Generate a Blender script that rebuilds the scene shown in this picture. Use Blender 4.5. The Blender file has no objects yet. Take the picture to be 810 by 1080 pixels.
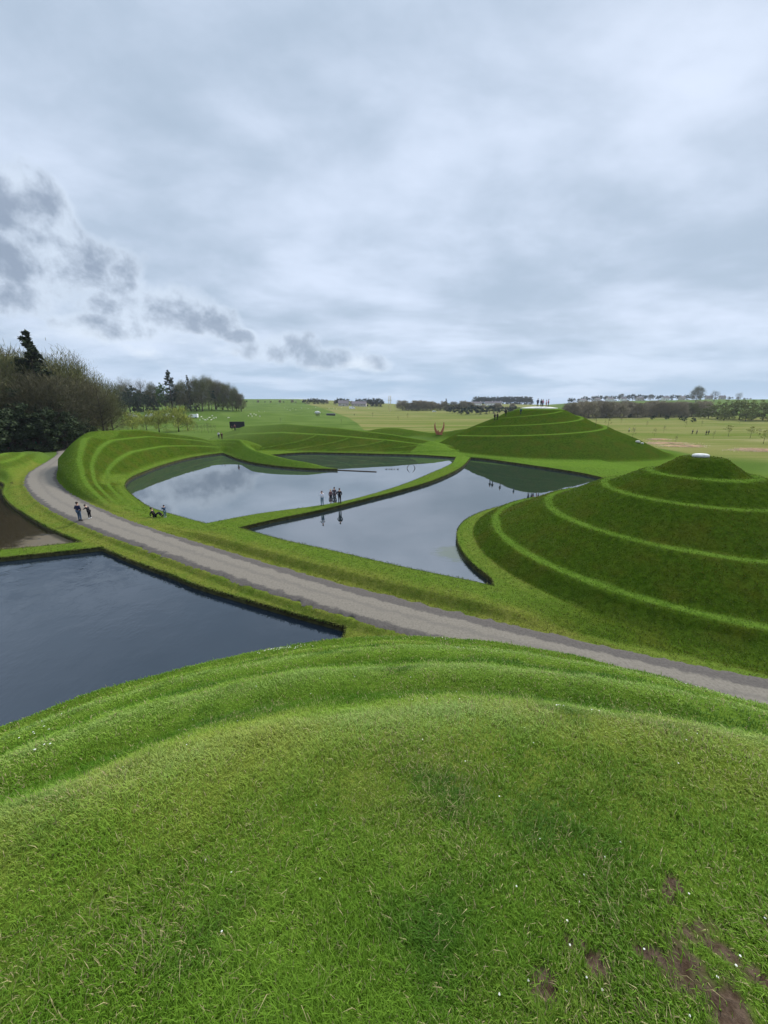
import bpy, math, random
import numpy as np
from mathutils import Vector, noise as mnoise
R = math.radians
sc = bpy.context.scene
COL = sc.collection
rng = np.random.default_rng(7)
random.seed(7)

# ------------------------------------------------------------------ camera
F, P, H = 405.0, R(15.5), 10.9          # focal length in photo pixels, downward pitch, eye height above the ponds
cam_d = bpy.data.cameras.new('camera'); cam = bpy.data.objects.new('camera', cam_d); COL.objects.link(cam)
cam.location = (0, 0, H); cam.rotation_euler = (R(90) - P, 0, 0)
cam_d.sensor_fit = 'VERTICAL'; cam_d.sensor_height = 36; cam_d.lens = 36 * F / 1080
cam_d.clip_start = 0.05; cam_d.clip_end = 9000
sc.camera = cam

def at(x, y, z=0.0):
    """photo pixel -> point of the real plane at height z"""
    v = 540 - y; r = x - 405
    f = F * math.cos(P) + v * math.sin(P); u = -F * math.sin(P) + v * math.cos(P)
    s = (z - H) / u
    return (r * s, f * s)

def col_at(x, Y):
    """world X of photo column x at forward distance Y (near the horizon)"""
    return (x - 405) / 418.0 * Y

# ------------------------------------------------------------------ helpers
def tag(o, label=None, cat=None, group=None, kind=None):
    if label: o['label'] = label
    if cat: o['category'] = cat
    if group: o['group'] = group
    if kind: o['kind'] = kind
    return o

def empty(name, loc=(0, 0, 0), rz=0):
    o = bpy.data.objects.new(name, None); COL.objects.link(o)
    o.location = loc; o.rotation_euler = (0, 0, rz); o.empty_display_size = 0.2
    return o

def npmesh(name, verts, faces_flat, loop_tot, mats, parent=None, smooth=True, matidx=None, attrs=None):
    """mesh object straight from numpy arrays"""
    me = bpy.data.meshes.new(name)
    verts = np.asarray(verts, np.float32); faces_flat = np.asarray(faces_flat, np.int32)
    loop_tot = np.asarray(loop_tot, np.int32)
    me.vertices.add(len(verts)); me.vertices.foreach_set('co', verts.ravel())
    me.loops.add(len(faces_flat)); me.loops.foreach_set('vertex_index', faces_flat)
    me.polygons.add(len(loop_tot))
    st = np.zeros(len(loop_tot), np.int32); st[1:] = np.cumsum(loop_tot)[:-1]
    me.polygons.foreach_set('loop_start', st)
    me.polygons.foreach_set('loop_total', loop_tot)
    me.polygons.foreach_set('use_smooth', np.full(len(loop_tot), smooth))
    if matidx is not None: me.polygons.foreach_set('material_index', np.asarray(matidx, np.int32))
    if attrs:
        for k, a in attrs.items():
            ca = me.color_attributes.new(k, 'FLOAT_COLOR', 'POINT')
            ca.data.foreach_set('color', np.asarray(a, np.float32).ravel())
    me.update(calc_edges=True)
    for m in (mats if isinstance(mats, (list, tuple)) else [mats]): me.materials.append(m)
    o = bpy.data.objects.new(name, me); COL.objects.link(o)
    if parent: o.parent = parent
    return o

class MB:
    """collects shapes, builds ONE mesh object"""
    def __init__(s): s.v = []; s.f = []; s.mi = []; s.m = 0
    def add(s, vs, fs):
        b = len(s.v); s.v += [tuple(v) for v in vs]; s.f += [tuple(b + i for i in f) for f in fs]; s.mi += [s.m] * len(fs)
    def box(s, c, d, rz=0, top=1.0):
        x, y, z = d[0] / 2, d[1] / 2, d[2] / 2; ca, sa = math.cos(rz), math.sin(rz); vs = []
        for k, t in ((-1, 1.0), (1, top)):
            for a, b in ((-1, -1), (1, -1), (1, 1), (-1, 1)):
                X, Y = a * x * t, b * y * t
                vs.append((c[0] + X * ca - Y * sa, c[1] + X * sa + Y * ca, c[2] + k * z))
        s.add(vs, [(3, 2, 1, 0), (4, 5, 6, 7), (0, 1, 5, 4), (1, 2, 6, 5), (2, 3, 7, 6), (3, 0, 4, 7)])
    def tube(s, pts, rad, n=6, cap=True):
        pts = [Vector(p) for p in pts]; vs = []; k = len(pts)
        for i, p in enumerate(pts):
            t = (pts[min(i + 1, k - 1)] - pts[max(i - 1, 0)]).normalized()
            a = t.orthogonal().normalized() if abs(t.z) > .98 else t.cross(Vector((0, 0, 1))).normalized()
            b = t.cross(a); r = rad[i] if isinstance(rad, (list, tuple)) else rad
            for j in range(n):
                q = 2 * math.pi * j / n; vs.append(p + a * (math.cos(q) * r) + b * (math.sin(q) * r))
        fs = [(i * n + j, i * n + (j + 1) % n, (i + 1) * n + (j + 1) % n, (i + 1) * n + j) for i in range(k - 1) for j in range(n)]
        if cap: fs += [tuple(range(n - 1, -1, -1)), tuple((k - 1) * n + j for j in range(n))]
        s.add(vs, fs)
    def lathe(s, prof, c=(0, 0, 0), n=24, sq=(1, 1)):
        vs = []
        for r, z in prof:
            for j in range(n):
                q = 2 * math.pi * j / n; vs.append((c[0] + r * math.cos(q) * sq[0], c[1] + r * math.sin(q) * sq[1], c[2] + z))
        k = len(prof)
        fs = [(i * n + j, i * n + (j + 1) % n, (i + 1) * n + (j + 1) % n, (i + 1) * n + j) for i in range(k - 1) for j in range(n)]
        fs += [tuple(range(n - 1, -1, -1)), tuple((k - 1) * n + j for j in range(n))]
        s.add(vs, fs)
    def blob(s, c, d, n=8, jit=0.0, seed=0):
        rnd = random.Random(seed); prof = []
        vs = []; m = max(4, n // 2)
        for i in range(1, m):
            ph = math.pi * i / m
            for j in range(n):
                q = 2 * math.pi * j / n; k = 1 + rnd.uniform(-jit, jit)
                vs.append((c[0] + d[0] * math.sin(ph) * math.cos(q) * k, c[1] + d[1] * math.sin(ph) * math.sin(q) * k, c[2] + d[2] * math.cos(ph) * k))
        vs += [(c[0], c[1], c[2] + d[2]), (c[0], c[1], c[2] - d[2])]; T = len(vs) - 2
        fs = [(i * n + j, (i + 1) * n + j, (i + 1) * n + (j + 1) % n, i * n + (j + 1) % n) for i in range(m - 2) for j in range(n)]
        fs += [(T, j, (j + 1) % n) for j in range(n)] + [(T + 1, (m - 2) * n + (j + 1) % n, (m - 2) * n + j) for j in range(n)]
        s.add(vs, fs)
    def build(s, name, mats, parent=None, smooth=False):
        me = bpy.data.meshes.new(name); me.from_pydata(s.v, [], s.f)
        me.polygons.foreach_set('use_smooth', [smooth] * len(s.f)); me.polygons.foreach_set('material_index', s.mi)
        for m in (mats if isinstance(mats, (list, tuple)) else [mats]): me.materials.append(m)
        o = bpy.data.objects.new(name, me); COL.objects.link(o)
        if parent: o.parent = parent
        return o

def copy_tree(o, parent=None):
    c = o.copy(); COL.objects.link(c)
    if parent is not None: c.parent = parent
    for ch in o.children: copy_tree(ch, c)
    return c

# ------------------------------------------------------------------ materials
class NT:
    def __init__(s, m): s.t = m.node_tree; s.n = s.t.nodes; s.l = s.t.links
    def new(s, kind, **kw):
        n = s.n.new(kind)
        for k, v in kw.items(): setattr(n, k, v)
        return n
    def put(s, sock, v):
        if hasattr(v, 'is_linked') or hasattr(v, 'links'): s.l.new(v, sock)
        else: sock.default_value = v
    def math(s, op, a, b=0.0, c=None, clamp=False):
        n = s.new('ShaderNodeMath', operation=op, use_clamp=clamp); s.put(n.inputs[0], a); s.put(n.inputs[1], b)
        if c is not None: s.put(n.inputs[2], c)
        return n.outputs[0]
    def mix(s, f, a, b, mode='MIX'):
        n = s.new('ShaderNodeMix', data_type='RGBA', blend_type=mode)
        s.put(n.inputs[0], f); s.put(n.inputs[6], a if hasattr(a, 'links') else (*a, 1)[:4]); s.put(n.inputs[7], b if hasattr(b, 'links') else (*b, 1)[:4])
        return n.outputs[2]
    def noise(s, vec, scale, detail=4, rough=.55, dist=0.0):
        n = s.new('ShaderNodeTexNoise'); n.inputs['Scale'].default_value = scale; n.inputs['Detail'].default_value = detail
        n.inputs['Roughness'].default_value = rough; n.inputs['Distortion'].default_value = dist
        if vec is not None: s.l.new(vec, n.inputs['Vector'])
        return n.outputs['Fac']
    def ramp(s, v, a, b, c=0.0, d=1.0, kind='SMOOTHSTEP'):
        n = s.new('ShaderNodeMapRange', interpolation_type=kind); s.put(n.inputs[0], v)
        for i, q in ((1, a), (2, b), (3, c), (4, d)): n.inputs[i].default_value = q
        return n.outputs[0]
    def bump(s, h, strength, dist):
        n = s.new('ShaderNodeBump'); n.inputs['Strength'].default_value = strength; n.inputs['Distance'].default_value = dist
        s.l.new(h, n.inputs['Height']); return n.outputs[0]
    def scale(s, vec, v):
        n = s.new('ShaderNodeMapping'); n.inputs['Scale'].default_value = v; s.l.new(vec, n.inputs['Vector']); return n.outputs[0]

def mat(name, col=(.5, .5, .5), rough=.7, spec=.3, metal=0.0, var=0.0, vscale=4.0, bump=0.0):
    m = bpy.data.materials.new(name); m.use_nodes = True; b = m.node_tree.nodes['Principled BSDF']
    b.inputs['Base Color'].default_value = (*col, 1); b.inputs['Roughness'].default_value = rough
    b.inputs['Specular IOR Level'].default_value = spec; b.inputs['Metallic'].default_value = metal
    t = NT(m)
    if var or bump:
        tc = t.new('ShaderNodeTexCoord').outputs['Object']
        f = t.noise(tc, vscale, 5, .6)
        if var:
            c = t.mix(t.ramp(f, .3, .7), tuple(q * (1 - var) for q in col), tuple(min(1, q * (1 + var)) for q in col))
            t.l.new(c, b.inputs['Base Color'])
        if bump: t.l.new(t.bump(f, .6, bump), b.inputs['Normal'])
    m['b'] = 0
    return m

def grass_mat():
    m = bpy.data.materials.new('grass_ground'); m.use_nodes = True; t = NT(m); b = t.n['Principled BSDF']
    at_ = t.new('ShaderNodeAttribute', attribute_name='mask'); sep = t.new('ShaderNodeSeparateColor'); t.l.new(at_.outputs['Color'], sep.inputs[0])
    tread, meadow, dry = sep.outputs[0], sep.outputs[1], sep.outputs[2]; soil = at_.outputs['Alpha']
    pos = t.new('ShaderNodeNewGeometry').outputs['Position']
    n1 = t.noise(pos, .45, 5, .6); n2 = t.noise(pos, 3.0, 5, .65); n3 = t.noise(pos, 26, 4, .7); n4 = t.noise(pos, 9.0, 5, .75)
    nbig = t.noise(pos, .035, 4, .55, .6)
    # long slope grass: dark green patched with brown
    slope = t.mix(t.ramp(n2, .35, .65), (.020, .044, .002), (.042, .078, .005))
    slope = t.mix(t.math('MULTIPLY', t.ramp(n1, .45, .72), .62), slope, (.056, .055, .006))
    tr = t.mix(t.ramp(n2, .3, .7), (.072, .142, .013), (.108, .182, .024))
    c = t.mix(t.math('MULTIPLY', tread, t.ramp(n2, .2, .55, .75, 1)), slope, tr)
    dr = t.mix(t.ramp(n2, .3, .7), (.115, .135, .018), (.175, .175, .038))
    c = t.mix(t.math('MULTIPLY', dry, t.ramp(n1, .25, .6, .35, 1)), c, dr)
    # meadow: straw coloured with greener streaks running across
    st = t.noise(t.scale(pos, (.006, .04, .04)), 1.0, 5, .6)
    st2 = t.noise(t.scale(pos, (.02, .12, .1)), 1.0, 4, .6)
    me = t.mix(t.ramp(st, .40, .60), (.205, .195, .068), (.125, .155, .034))
    me = t.mix(t.math('MULTIPLY', t.ramp(st2, .54, .68), .7), me, (.28, .25, .12))
    pas = t.mix(t.ramp(nbig, .4, .6), (.078, .125, .024), (.108, .158, .036))
    m1 = t.ramp(meadow, .0, .5, 0, 1, 'LINEAR'); m2 = t.ramp(meadow, .5, 1, 0, 1, 'LINEAR')
    c = t.mix(m1, c, pas); c = t.mix(m2, c, me)
    c = t.mix(t.math('MULTIPLY', t.ramp(n3, .35, .75, 0, 1), .32), c, (.02, .035, .006))
    c = t.mix(t.ramp(n4, .42, .70, 0, .45), c, (.012, .026, .003)); c = t.mix(t.ramp(n4, .38, .22, 0, .22), c, (.14, .20, .03))
    so = t.mix(t.ramp(n3, .35, .65), (.040, .026, .017), (.085, .06, .042))
    c = t.mix(soil, c, so)
    t.l.new(c, b.inputs['Base Color']); b.inputs['Roughness'].default_value = 1.0; b.inputs['Specular IOR Level'].default_value = 0.0
    h = t.math('ADD', t.math('MULTIPLY', n3, .35), n2)
    t.l.new(t.bump(h, .55, .12), b.inputs['Normal'])
    return m
M_GRASS = grass_mat()

# ------------------------------------------------------------------ plan of the ponds (traced on the real water level)
def pts(L, z): return [at(x, y, z) for x, y in L]
def resample(poly, step=.35, corners=()):
    """closed polygon -> dense smooth closed polygon (Catmull-Rom, corner points kept sharp)"""
    n = len(poly); out = []; src = []
    Pn = [np.array(p) for p in poly]
    for i in range(n):
        p1, p2 = Pn[i], Pn[(i + 1) % n]
        p0 = Pn[i - 1] if i not in corners else p1 - (p2 - p1)
        p3 = Pn[(i + 2) % n] if (i + 1) % n not in corners else p2 + (p2 - p1)
        L = np.linalg.norm(p2 - p1); k = max(1, int(L / step))
        # centripetal-ish: scale tangents by this chord
        m1 = (p2 - p0); m2 = (p3 - p1)
        m1 = m1 / (np.linalg.norm(m1) + 1e-9) * L; m2 = m2 / (np.linalg.norm(m2) + 1e-9) * L
        for j in range(k):
            t_ = j / k; t2, t3 = t_ * t_, t_ ** 3
            out.append((2 * t3 - 3 * t2 + 1) * p1 + (t3 - 2 * t2 + t_) * m1 + (-2 * t3 + 3 * t2) * p2 + (t3 - t2) * m2)
            src.append(i + t_)
    return np.array(out), np.array(src)

BZ = .33      # height of the banks above the water
CB = (23.1, 27.8)                                  # centre of the right mound
CA = (0.9, -4.0)                                   # centre of the mound the photographer stands on
CC = (38.6, 99.0)                                  # centre of the far mound
# curved pond (left)
p2 = [('n', 217, 552)] + [('n', x, y) for x, y in ((186, 543.5), (160, 535.5), (147, 528))] \
   + [('w', x, y) for x, y in ((134, 519), (132, 513), (138, 506), (152, 499.5), (169, 493), (197, 485), (219, 481), (235, 479))] \
   + [('w', x, y) for x, y in ((255, 486.5), (280, 491.5), (320, 495.5), (356, 496.5))] \
   + [('n', x, y) for x, y in ((352, 493.8), (325, 490), (303, 484.5), (286, 479.5))] \
   + [('w', x, y) for x, y in ((320, 478.6), (360, 479), (400, 480), (440, 481), (481, 483.6))] \
   + [('n', x, y) for x, y in ((476, 489), (459, 497), (422, 512), (374, 526), (341, 532.5), (274, 541.5))]
P2, P2s = resample([at(x, y, BZ if k == 'n' else 0) for k, x, y in p2], .3, corners=(0, 11, 15, 19, 24))
# pond between causeway and the right mound
p3 = [at(x, y, 0) for x, y in ((252, 560), (292, 550.5), (337, 541), (385, 529), (422, 519.5), (459, 508), (485, 495.5), (496.5, 484))] \
   + [at(x, y, 0) for x, y in ((512, 485.5), (561, 492.5), (614, 501), (645, 508.5))]
p3c = len(p3) - 1
for a in (112, 128, 143, 156, 168, 180, 190, 199): p3.append((CB[0] + np.interp(a, [112, 160], [16.0, 17.2]) * math.cos(R(a)), CB[1] + np.interp(a, [112, 160], [16.0, 17.0]) * math.sin(R(a))))
p3 += [at(x, y, BZ) for x, y in ((521, 618), (500, 613), (480, 609), (422, 597), (348, 580), (300, 569.5))]
nn = len(p3)
P3, P3s = resample(p3, .3, corners=(0, 7, p3c, nn - 6))
# front left pond
p1 = [at(x, y, 0) for x, y in ((-330, 628), (-150, 607), (0, 592.5), (108, 581))] \
   + [at(x, y, 0) for x, y in ((140, 595), (183, 611), (207, 621), (270, 640), (320, 654.5), (366, 667))]
for a in (99, 108, 118, 132, 146, 160): p1.append((CA[0] + 19.6 * math.cos(R(a)), CA[1] + 19.6 * math.sin(R(a))))
P1, P1s = resample(p1, .3, corners=(0, 3, 9, len(p1) - 1))
# shallow muddy pond beyond it
p0 = [at(x, y, BZ) for x, y in ((-260, 500), (-60, 500), (0, 508), (3, 520), (10, 530), (27, 542), (53, 557), (87, 571.5), (0, 580), (-120, 590), (-300, 606))]
P0, P0s = resample(p0, .3, corners=(0, 7, 10))
# entry path
up = [(86, 477), (74, 483), (60, 497), (60, 506), (69, 516), (83, 525), (104, 535), (121, 542), (140, 550), (200, 569), (274, 591), (348, 612), (422, 631), (500, 650), (561, 662), (643, 682), (724, 700), (810, 715)]
lo = [(57, 477), (60, 481), (43, 490), (27, 500), (24, 507), (29, 519), (41, 531), (57, 542), (98, 559), (200, 597), (274, 622), (348, 647), (422, 669)]
PZ = .60
U = [np.array(at(x, y, PZ)) for x, y in up]; Lw = [np.array(at(x, y, PZ)) for x, y in lo]
U.insert(0, U[0] + np.array([-14, 20.])); Lw.insert(0, Lw[0] + np.array([-14, 20.]))
U.append(U[-1] + 1.0 * (U[-1] - U[-2])); U.append(U[-1] + np.array([9, -9.]))
def open_curve(Q, n):
    Q = np.array(Q); d = np.r_[0, np.cumsum(np.linalg.norm(np.diff(Q, axis=0), axis=1))]
    s = np.linspace(0, d[-1], n); X = np.interp(s, d, Q[:, 0]); Y = np.interp(s, d, Q[:, 1])
    return np.stack([X, Y], 1)
def smooth(Q, k):
    for _ in range(k): Q[1:-1] = .25 * Q[:-2] + .5 * Q[1:-1] + .25 * Q[2:]
    return Q
Uc = smooth(open_curve(U, 500), 60)
Lc = smooth(open_curve(Lw, 400), 60)
# pair the edges: centre line from the upper edge offset inward by the local half width
T = np.gradient(Uc, axis=0); T /= np.linalg.norm(T, axis=1)[:, None]
Nn = np.stack([T[:, 1], -T[:, 0]], 1)
if np.dot(Nn[200], Lc[150] - Uc[200]) < 0: Nn = -Nn
wid = []
for i in range(len(Uc)):
    dd = Lc - Uc[i]; ds = np.sqrt((dd ** 2).sum(1)); wid.append(ds.min())
wid = np.array(wid); endc = np.argmin(np.linalg.norm(Uc - Lc[-1], axis=1))
wid[endc:] = 3.0; wid = np.clip(wid, 2.8, 6.0)
wid = np.convolve(np.pad(wid, 25, 'edge'), np.ones(51) / 51, 'valid')
PC = Uc + Nn * wid[:, None] / 2; PW = wid
PC = smooth(PC.copy(), 30)

def seg_dist(X, Y, poly, closed=True):
    """distance, nearest parametric index"""
    A = poly; B = np.roll(poly, -1, 0) if closed else None
    if not closed: A, B = poly[:-1], poly[1:]
    n = len(A); best = np.full(X.shape, 1e9); bi = np.zeros(X.shape)
    for i in range(n):
        ax, ay = A[i]; bx, by = B[i] - A[i]; L2 = bx * bx + by * by + 1e-12
        px, py = X - ax, Y - ay
        tt = np.clip((px * bx + py * by) / L2, 0, 1)
        d = (px - tt * bx) ** 2 + (py - tt * by) ** 2
        m = d < best; best = np.where(m, d, best); bi = np.where(m, i + tt, bi)
    return np.sqrt(best), bi
def inside(X, Y, poly):
    c = np.zeros(X.shape, bool); n = len(poly); j = n - 1
    for i in range(n):
        xi, yi = poly[i]; xj, yj = poly[j]
        m = ((yi > Y) != (yj > Y)) & (X < (xj - xi) * (Y - yi) / (yj - yi + 1e-15) + xi)
        c ^= m; j = i
    return c
class Near:
    """nearest point on a polyline for millions of points: a raster of nearest segments, then an exact local search"""
    def __init__(s, poly, pad, closed=True, h=.6):
        s.closed = closed; s.P = poly; s.A = poly if closed else poly[:-1]; s.B = np.roll(poly, -1, 0) if closed else poly[1:]
        s.n = len(s.A); s.lo = poly.min(0) - pad; s.hi = poly.max(0) + pad; s.h = h
        s.nx = int((s.hi[0] - s.lo[0]) / h) + 2; s.ny = int((s.hi[1] - s.lo[1]) / h) + 2
        gx, gy = np.meshgrid(s.lo[0] + np.arange(s.nx) * h, s.lo[1] + np.arange(s.ny) * h, indexing='ij')
        best = np.full(gx.shape, 1e9, np.float32); bi = np.zeros(gx.shape, np.int32)
        M = (s.A + s.B) / 2
        for i in range(s.n):
            d = (gx - M[i, 0]) ** 2 + (gy - M[i, 1]) ** 2; m = d < best; best[m] = d[m]; bi[m] = i
        s.bi = bi; s.ins = inside(gx, gy, poly) if closed else None
    def __call__(s, X, Y):
        out = np.full(X.shape, 99.0); idx = np.zeros(X.shape)
        w = np.where((X > s.lo[0]) & (X < s.hi[0] - s.h) & (Y > s.lo[1]) & (Y < s.hi[1] - s.h))[0]
        if len(w) == 0: return out, idx
        x, y = X[w], Y[w]; cx = ((x - s.lo[0]) / s.h).astype(int); cy = ((y - s.lo[1]) / s.h).astype(int)
        best = np.full(len(w), 1e9); b = np.zeros(len(w))
        for ox, oy in ((0, 0), (1, 0), (0, 1), (1, 1)):
            c = s.bi[cx + ox, cy + oy]
            for k in (-3, -2, -1, 0, 1, 2, 3):
                i = (c + k) % s.n if s.closed else np.clip(c + k, 0, s.n - 1)
                ax, ay = s.A[i, 0], s.A[i, 1]; bx, by = s.B[i, 0] - ax, s.B[i, 1] - ay
                px, py = x - ax, y - ay; tt = np.clip((px * bx + py * by) / (bx * bx + by * by + 1e-12), 0, 1)
                d = (px - tt * bx) ** 2 + (py - tt * by) ** 2; m = d < best; best[m] = d[m]; b[m] = (i + tt)[m]
        best = np.sqrt(best)
        if s.closed:
            sg = s.ins[cx, cy].copy(); nr = np.where(best < 1.3 * s.h)[0]
            if len(nr): sg[nr] = inside(x[nr], y[nr], s.P)
            best = np.where(sg, -best, best)
        out[w] = best; idx[w] = b
        return out, idx
N0, N1, N2, N3 = [Near(q, 26) for q in (P0, P1, P2, P3)]
NP = Near(PC[::2], 12, False)

def sst(x, a, b):
    t_ = np.clip((x - a) / (b - a), 0, 1); return t_ * t_ * (3 - 2 * t_)
def bumpn(X, Y, s, seed=0):
    """cheap smooth value noise from sines"""
    a = np.sin(X * s * 1.3 + seed * 1.7 + 1.1 * np.sin(Y * s * .9 + seed)) * np.cos(Y * s * 1.17 - seed * .6 + .8 * np.sin(X * s * .7))
    b = np.sin(X * s * 2.9 + Y * s * 1.3 + seed) * np.cos(Y * s * 2.6 - X * s * 1.9)
    return (a + .45 * b) / 1.45

def smooth_prof(P_, w=.12, rmax=40, n=4000):
    r = np.linspace(0, rmax, n); z = np.interp(r, [p[0] for p in P_], [p[1] for p in P_])
    k = max(3, int(w / (rmax / n)) | 1); z2 = np.convolve(np.pad(z, k // 2, 'edge'), np.ones(k) / k, 'valid')
    z2 = np.convolve(np.pad(z2, k // 2, 'edge'), np.ones(k) / k, 'valid'); return r, z2
PROF_A = smooth_prof([(0, 9.75), (2.0, 9.72), (4.0, 9.32), (5.8, 8.78), (6.5, 8.62), (7.95, 7.50), (8.6, 7.42), (10.1, 6.40), (10.8, 6.16), (12.3, 5.14), (13.0, 4.76), (14.2, 3.85), (15.4, 3.4), (17, 2.2), (18.6, 1.0), (19.6, BZ), (60, BZ)], .28)
PROF_B = smooth_prof([(0, 7.30), (1.35, 7.28), (2.75, 6.22), (3.55, 6.12), (5.55, 4.95), (6.45, 4.88), (9.5, 3.16), (10.45, 3.08), (13.6, 1.42), (14.55, 1.34), (15.75, .50), (16.2, .38), (60, BZ)], .22)
TREAD_B = [(3.15, .30), (6.0, .30), (9.98, .31), (14.05, .33)]
PROF_C = smooth_prof([(0, 10.2), (4.7, 10.2), (5.4, 10.0), (15, 6.0), (20, 3.75), (25, .85), (26.2, .55), (60, .4)], .5)

P2f = lambda px: None
# shoreline parameter -> crest distance / height / outer width of the crescent
kidx = {}
keysD = [(-.001, 1.5, 0.0, 1.5), (1, 2.0, .12, 1.5), (2, 3.0, .3, 1.8), (3, 3.2, .5, 2.2), (4, 3.9, 1.3, 3.5), (5, 4.3, 2.3, 4.5), (6, 5.6, 3.7, 6), (7, 7.8, 5.0, 8), (8, 9.8, 5.9, 9), (9, 10.2, 5.7, 9), (10, 8, 4.2, 9), (11, 4.2, 2.7, 9), (11.3, 3.5, 2.4, 8), (12, 2.1, 2.0, 3), (13, 1.7, 1.45, 2.4), (14, 1.2, .8, 1.8), (14.7, .9, .25, 1.2), (15, .8, .0, 1)]
D_T = [(0, 0), (.09, .0), (.385, .43), (.49, .435), (.71, .76), (.81, .765), (.96, 1.0), (1.08, 1.0)]

def smoothmax(a, b, k):
    h = np.clip(.5 + .5 * (a - b) / k, 0, 1); return b * (1 - h) + a * h + k * h * (1 - h)

LAB = ['grass_ground', 'mound_front', 'mound_right', 'mound_far', 'mound_crescent', 'mound_low', 'causeway']
def terrain(X, Y, near_only=False):
    """height, tread mask, meadow mask, dry mask, soil mask, label index, pond distance"""
    r0 = np.hypot(X, Y); az = np.degrees(np.arctan2(X, Y))
    # far country
    Hh = np.interp(az, [-180, -60, -30, -12, -5, 4, 16, 22, 28, 40, 60, 180], [20, 20, 26, 27, 22, 12, 15, 12, 20, 23, 18, 18])
    z = .55 + Hh * sst(r0, 260, 1150) + .25 * bumpn(X, Y, .03) * sst(r0, 100, 200)
    z = z + 6.5 * np.exp(-(((X + 150) / 75) ** 2 + ((Y - 320) / 60) ** 2))
    tread = .75 * np.ones_like(X); lab = np.zeros(X.shape, int)
    n_ = bumpn(X, Y, .012, 2)
    edge = np.interp(az, [-50, -20, -11, -3, 3, 10, 50], [4000, 3000, 700, 170, 118, 112, 66])
    mead = .5 * sst(r0, 95, 112) + .5 * sst(r0 - edge + 6 * n_, 0, 12)
    # right: green field strip on the hill
    hill = sst(r0, 420, 450) * sst(az, 21, 24); mead = mead * (1 - hill) + .5 * hill
    dry = np.zeros_like(X); soil = np.zeros_like(X)
    # ponds
    dP = []
    sd2, i2 = N2(X, Y); sd3, i3 = N3(X, Y); sd1, i1 = N1(X, Y); sd0, i0 = N0(X, Y)
    sd = np.minimum(np.minimum(sd1, sd2), np.minimum(sd3, sd0))
    # path
    pd, pi_ = NP(X, Y); pi_ = pi_ * 2; pw = np.interp(pi_, np.arange(len(PW)), PW) / 2
    pe = pd - pw                         # distance outside the path edge
    shore = BZ + .0 * X
    g = shore + (z - shore) * sst(sd, .2, 3.0)
    near = r0 < 95
    dry = np.where(near, .55 * (1 - sst(pe, .8, 2.2)) + .25, .15) * 1.0
    # verge between path and the pond beyond it: low berm
    berm = .42 * sst(pe, .15, 1.0) * sst(sd3, .1, 1.1) * (1 - sst(sd3, 3.5, 6)) * (1 - sst(pe, 3.2, 4.5)) * sst(np.hypot(X - CB[0], Y - CB[1]), 16.8, 21) * sst(sd2, 1.5, 6)
    g = g + berm
    lip = np.exp(-((pe - .95) / .16) ** 2) * (sd3 < 6)
    tread = np.where((sd3 < 6) & (pe < .85), .35, tread)
    # left bank shoulder between path and shallow pond
    b0 = .85 * sst(pe, .4, 2.2) * sst(sd0, .2, 2.0) * (sd0 < 20) * (X < -36)
    g = g + b0 * (1 - sst(pe, 4.5, 9)) * sst(Y, 43, 52)
    ter0 = np.exp(-((sd0 - 5.5) / .5) ** 2) * (X < -45)
    # rough wavy shoulder far left beyond the path
    # crescent mound wrapped round the left end of the curved pond
    s2 = np.interp(i2, np.arange(len(P2s) + 1), np.r_[P2s, len(p2)])
    K = np.array(keysD)
    Wc = np.interp(s2, K[:, 0], K[:, 1], right=1); Hc = np.interp(s2, K[:, 0], K[:, 2], right=0); Wo = np.interp(s2, K[:, 0], K[:, 3], right=1)
    Hc = np.where(s2 > 15, 0, Hc)
    DT = np.array(D_T); u = sd2 / Wc
    uu, Tz = smooth_prof(D_T, .025, 3, 3000)
    qn = sst(s2, 10.2, 11.2); zc = BZ + Hc * (np.interp(u, uu, Tz) * (1 - qn) + np.clip(u, 0, 1) * qn)
    outer = sst(sd2 - Wc * 1.05, 0, Wo)
    zc = zc * (1 - outer) - .1 * outer
    zc = np.where((sd2 < 40) & (Hc > .02) & (sd2 > 0), zc, -9)
    tD = (np.exp(-((u - .435) / .055) ** 4) + np.exp(-((u - .76) / .05) ** 4) + np.exp(-((u - 1.02) / .065) ** 4) + np.exp(-((u - .03) / .06) ** 4) + .45 * sst(u, 1.02, 1.12)).clip(0, 1)
    onD = (zc > g + .05) & (sd3 > 3)
    kD = sst(zc - g, 0, .5)
    qt = sst(s2, 10.0, 11.6); tDm = tD * (1 - qt) + (.45 + .4 * sst(s2, 11.2, 12) + .35 * np.exp(-((u - 1) / .12) ** 2)).clip(0, 1) * qt
    tread = np.where(onD, tread * (1 - kD) + tDm * kD, tread); lab = np.where(onD, 4, lab)
    dry = np.where(onD, dry * (1 - kD) + .12 * kD, dry)
    g2 = np.where(onD, smoothmax(g, zc, .15), g)
    # low leaf-shaped mound beyond the inlet of the curved pond
    xs = np.array([-52, -46, -38, -26, -12, 2, 12, 20.]); ycr = np.array([108, 108, 106, 104, 101, 97, 93, 90.]); hcr = np.array([.2, 2.6, 5.1, 5.9, 5.0, 3.6, 2.2, .4])
    yc = np.interp(X, xs, ycr); hc = np.interp(X, xs, hcr, left=0, right=0)
    shoreY = np.interp(X, [-40, -25.6, -15, -1, 10, 18], [92.5, 90.6, 90.5, 88.3, 86.0, 82.])
    v = np.clip((Y - shoreY) / np.maximum(yc - shoreY, 1), 0, 3)
    uE, TE = smooth_prof([(0, 0), (.05, .0), (.62, .66), (.68, .68), (.97, 1.0), (1.1, 1.0)], .03, 3, 1500)
    zE = .33 + hc * np.interp(v, uE, TE) * (1 - sst(Y - yc, 1.0, 11))
    zE = np.where((Y < shoreY) | (hc <= 0), -9, zE)
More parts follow.
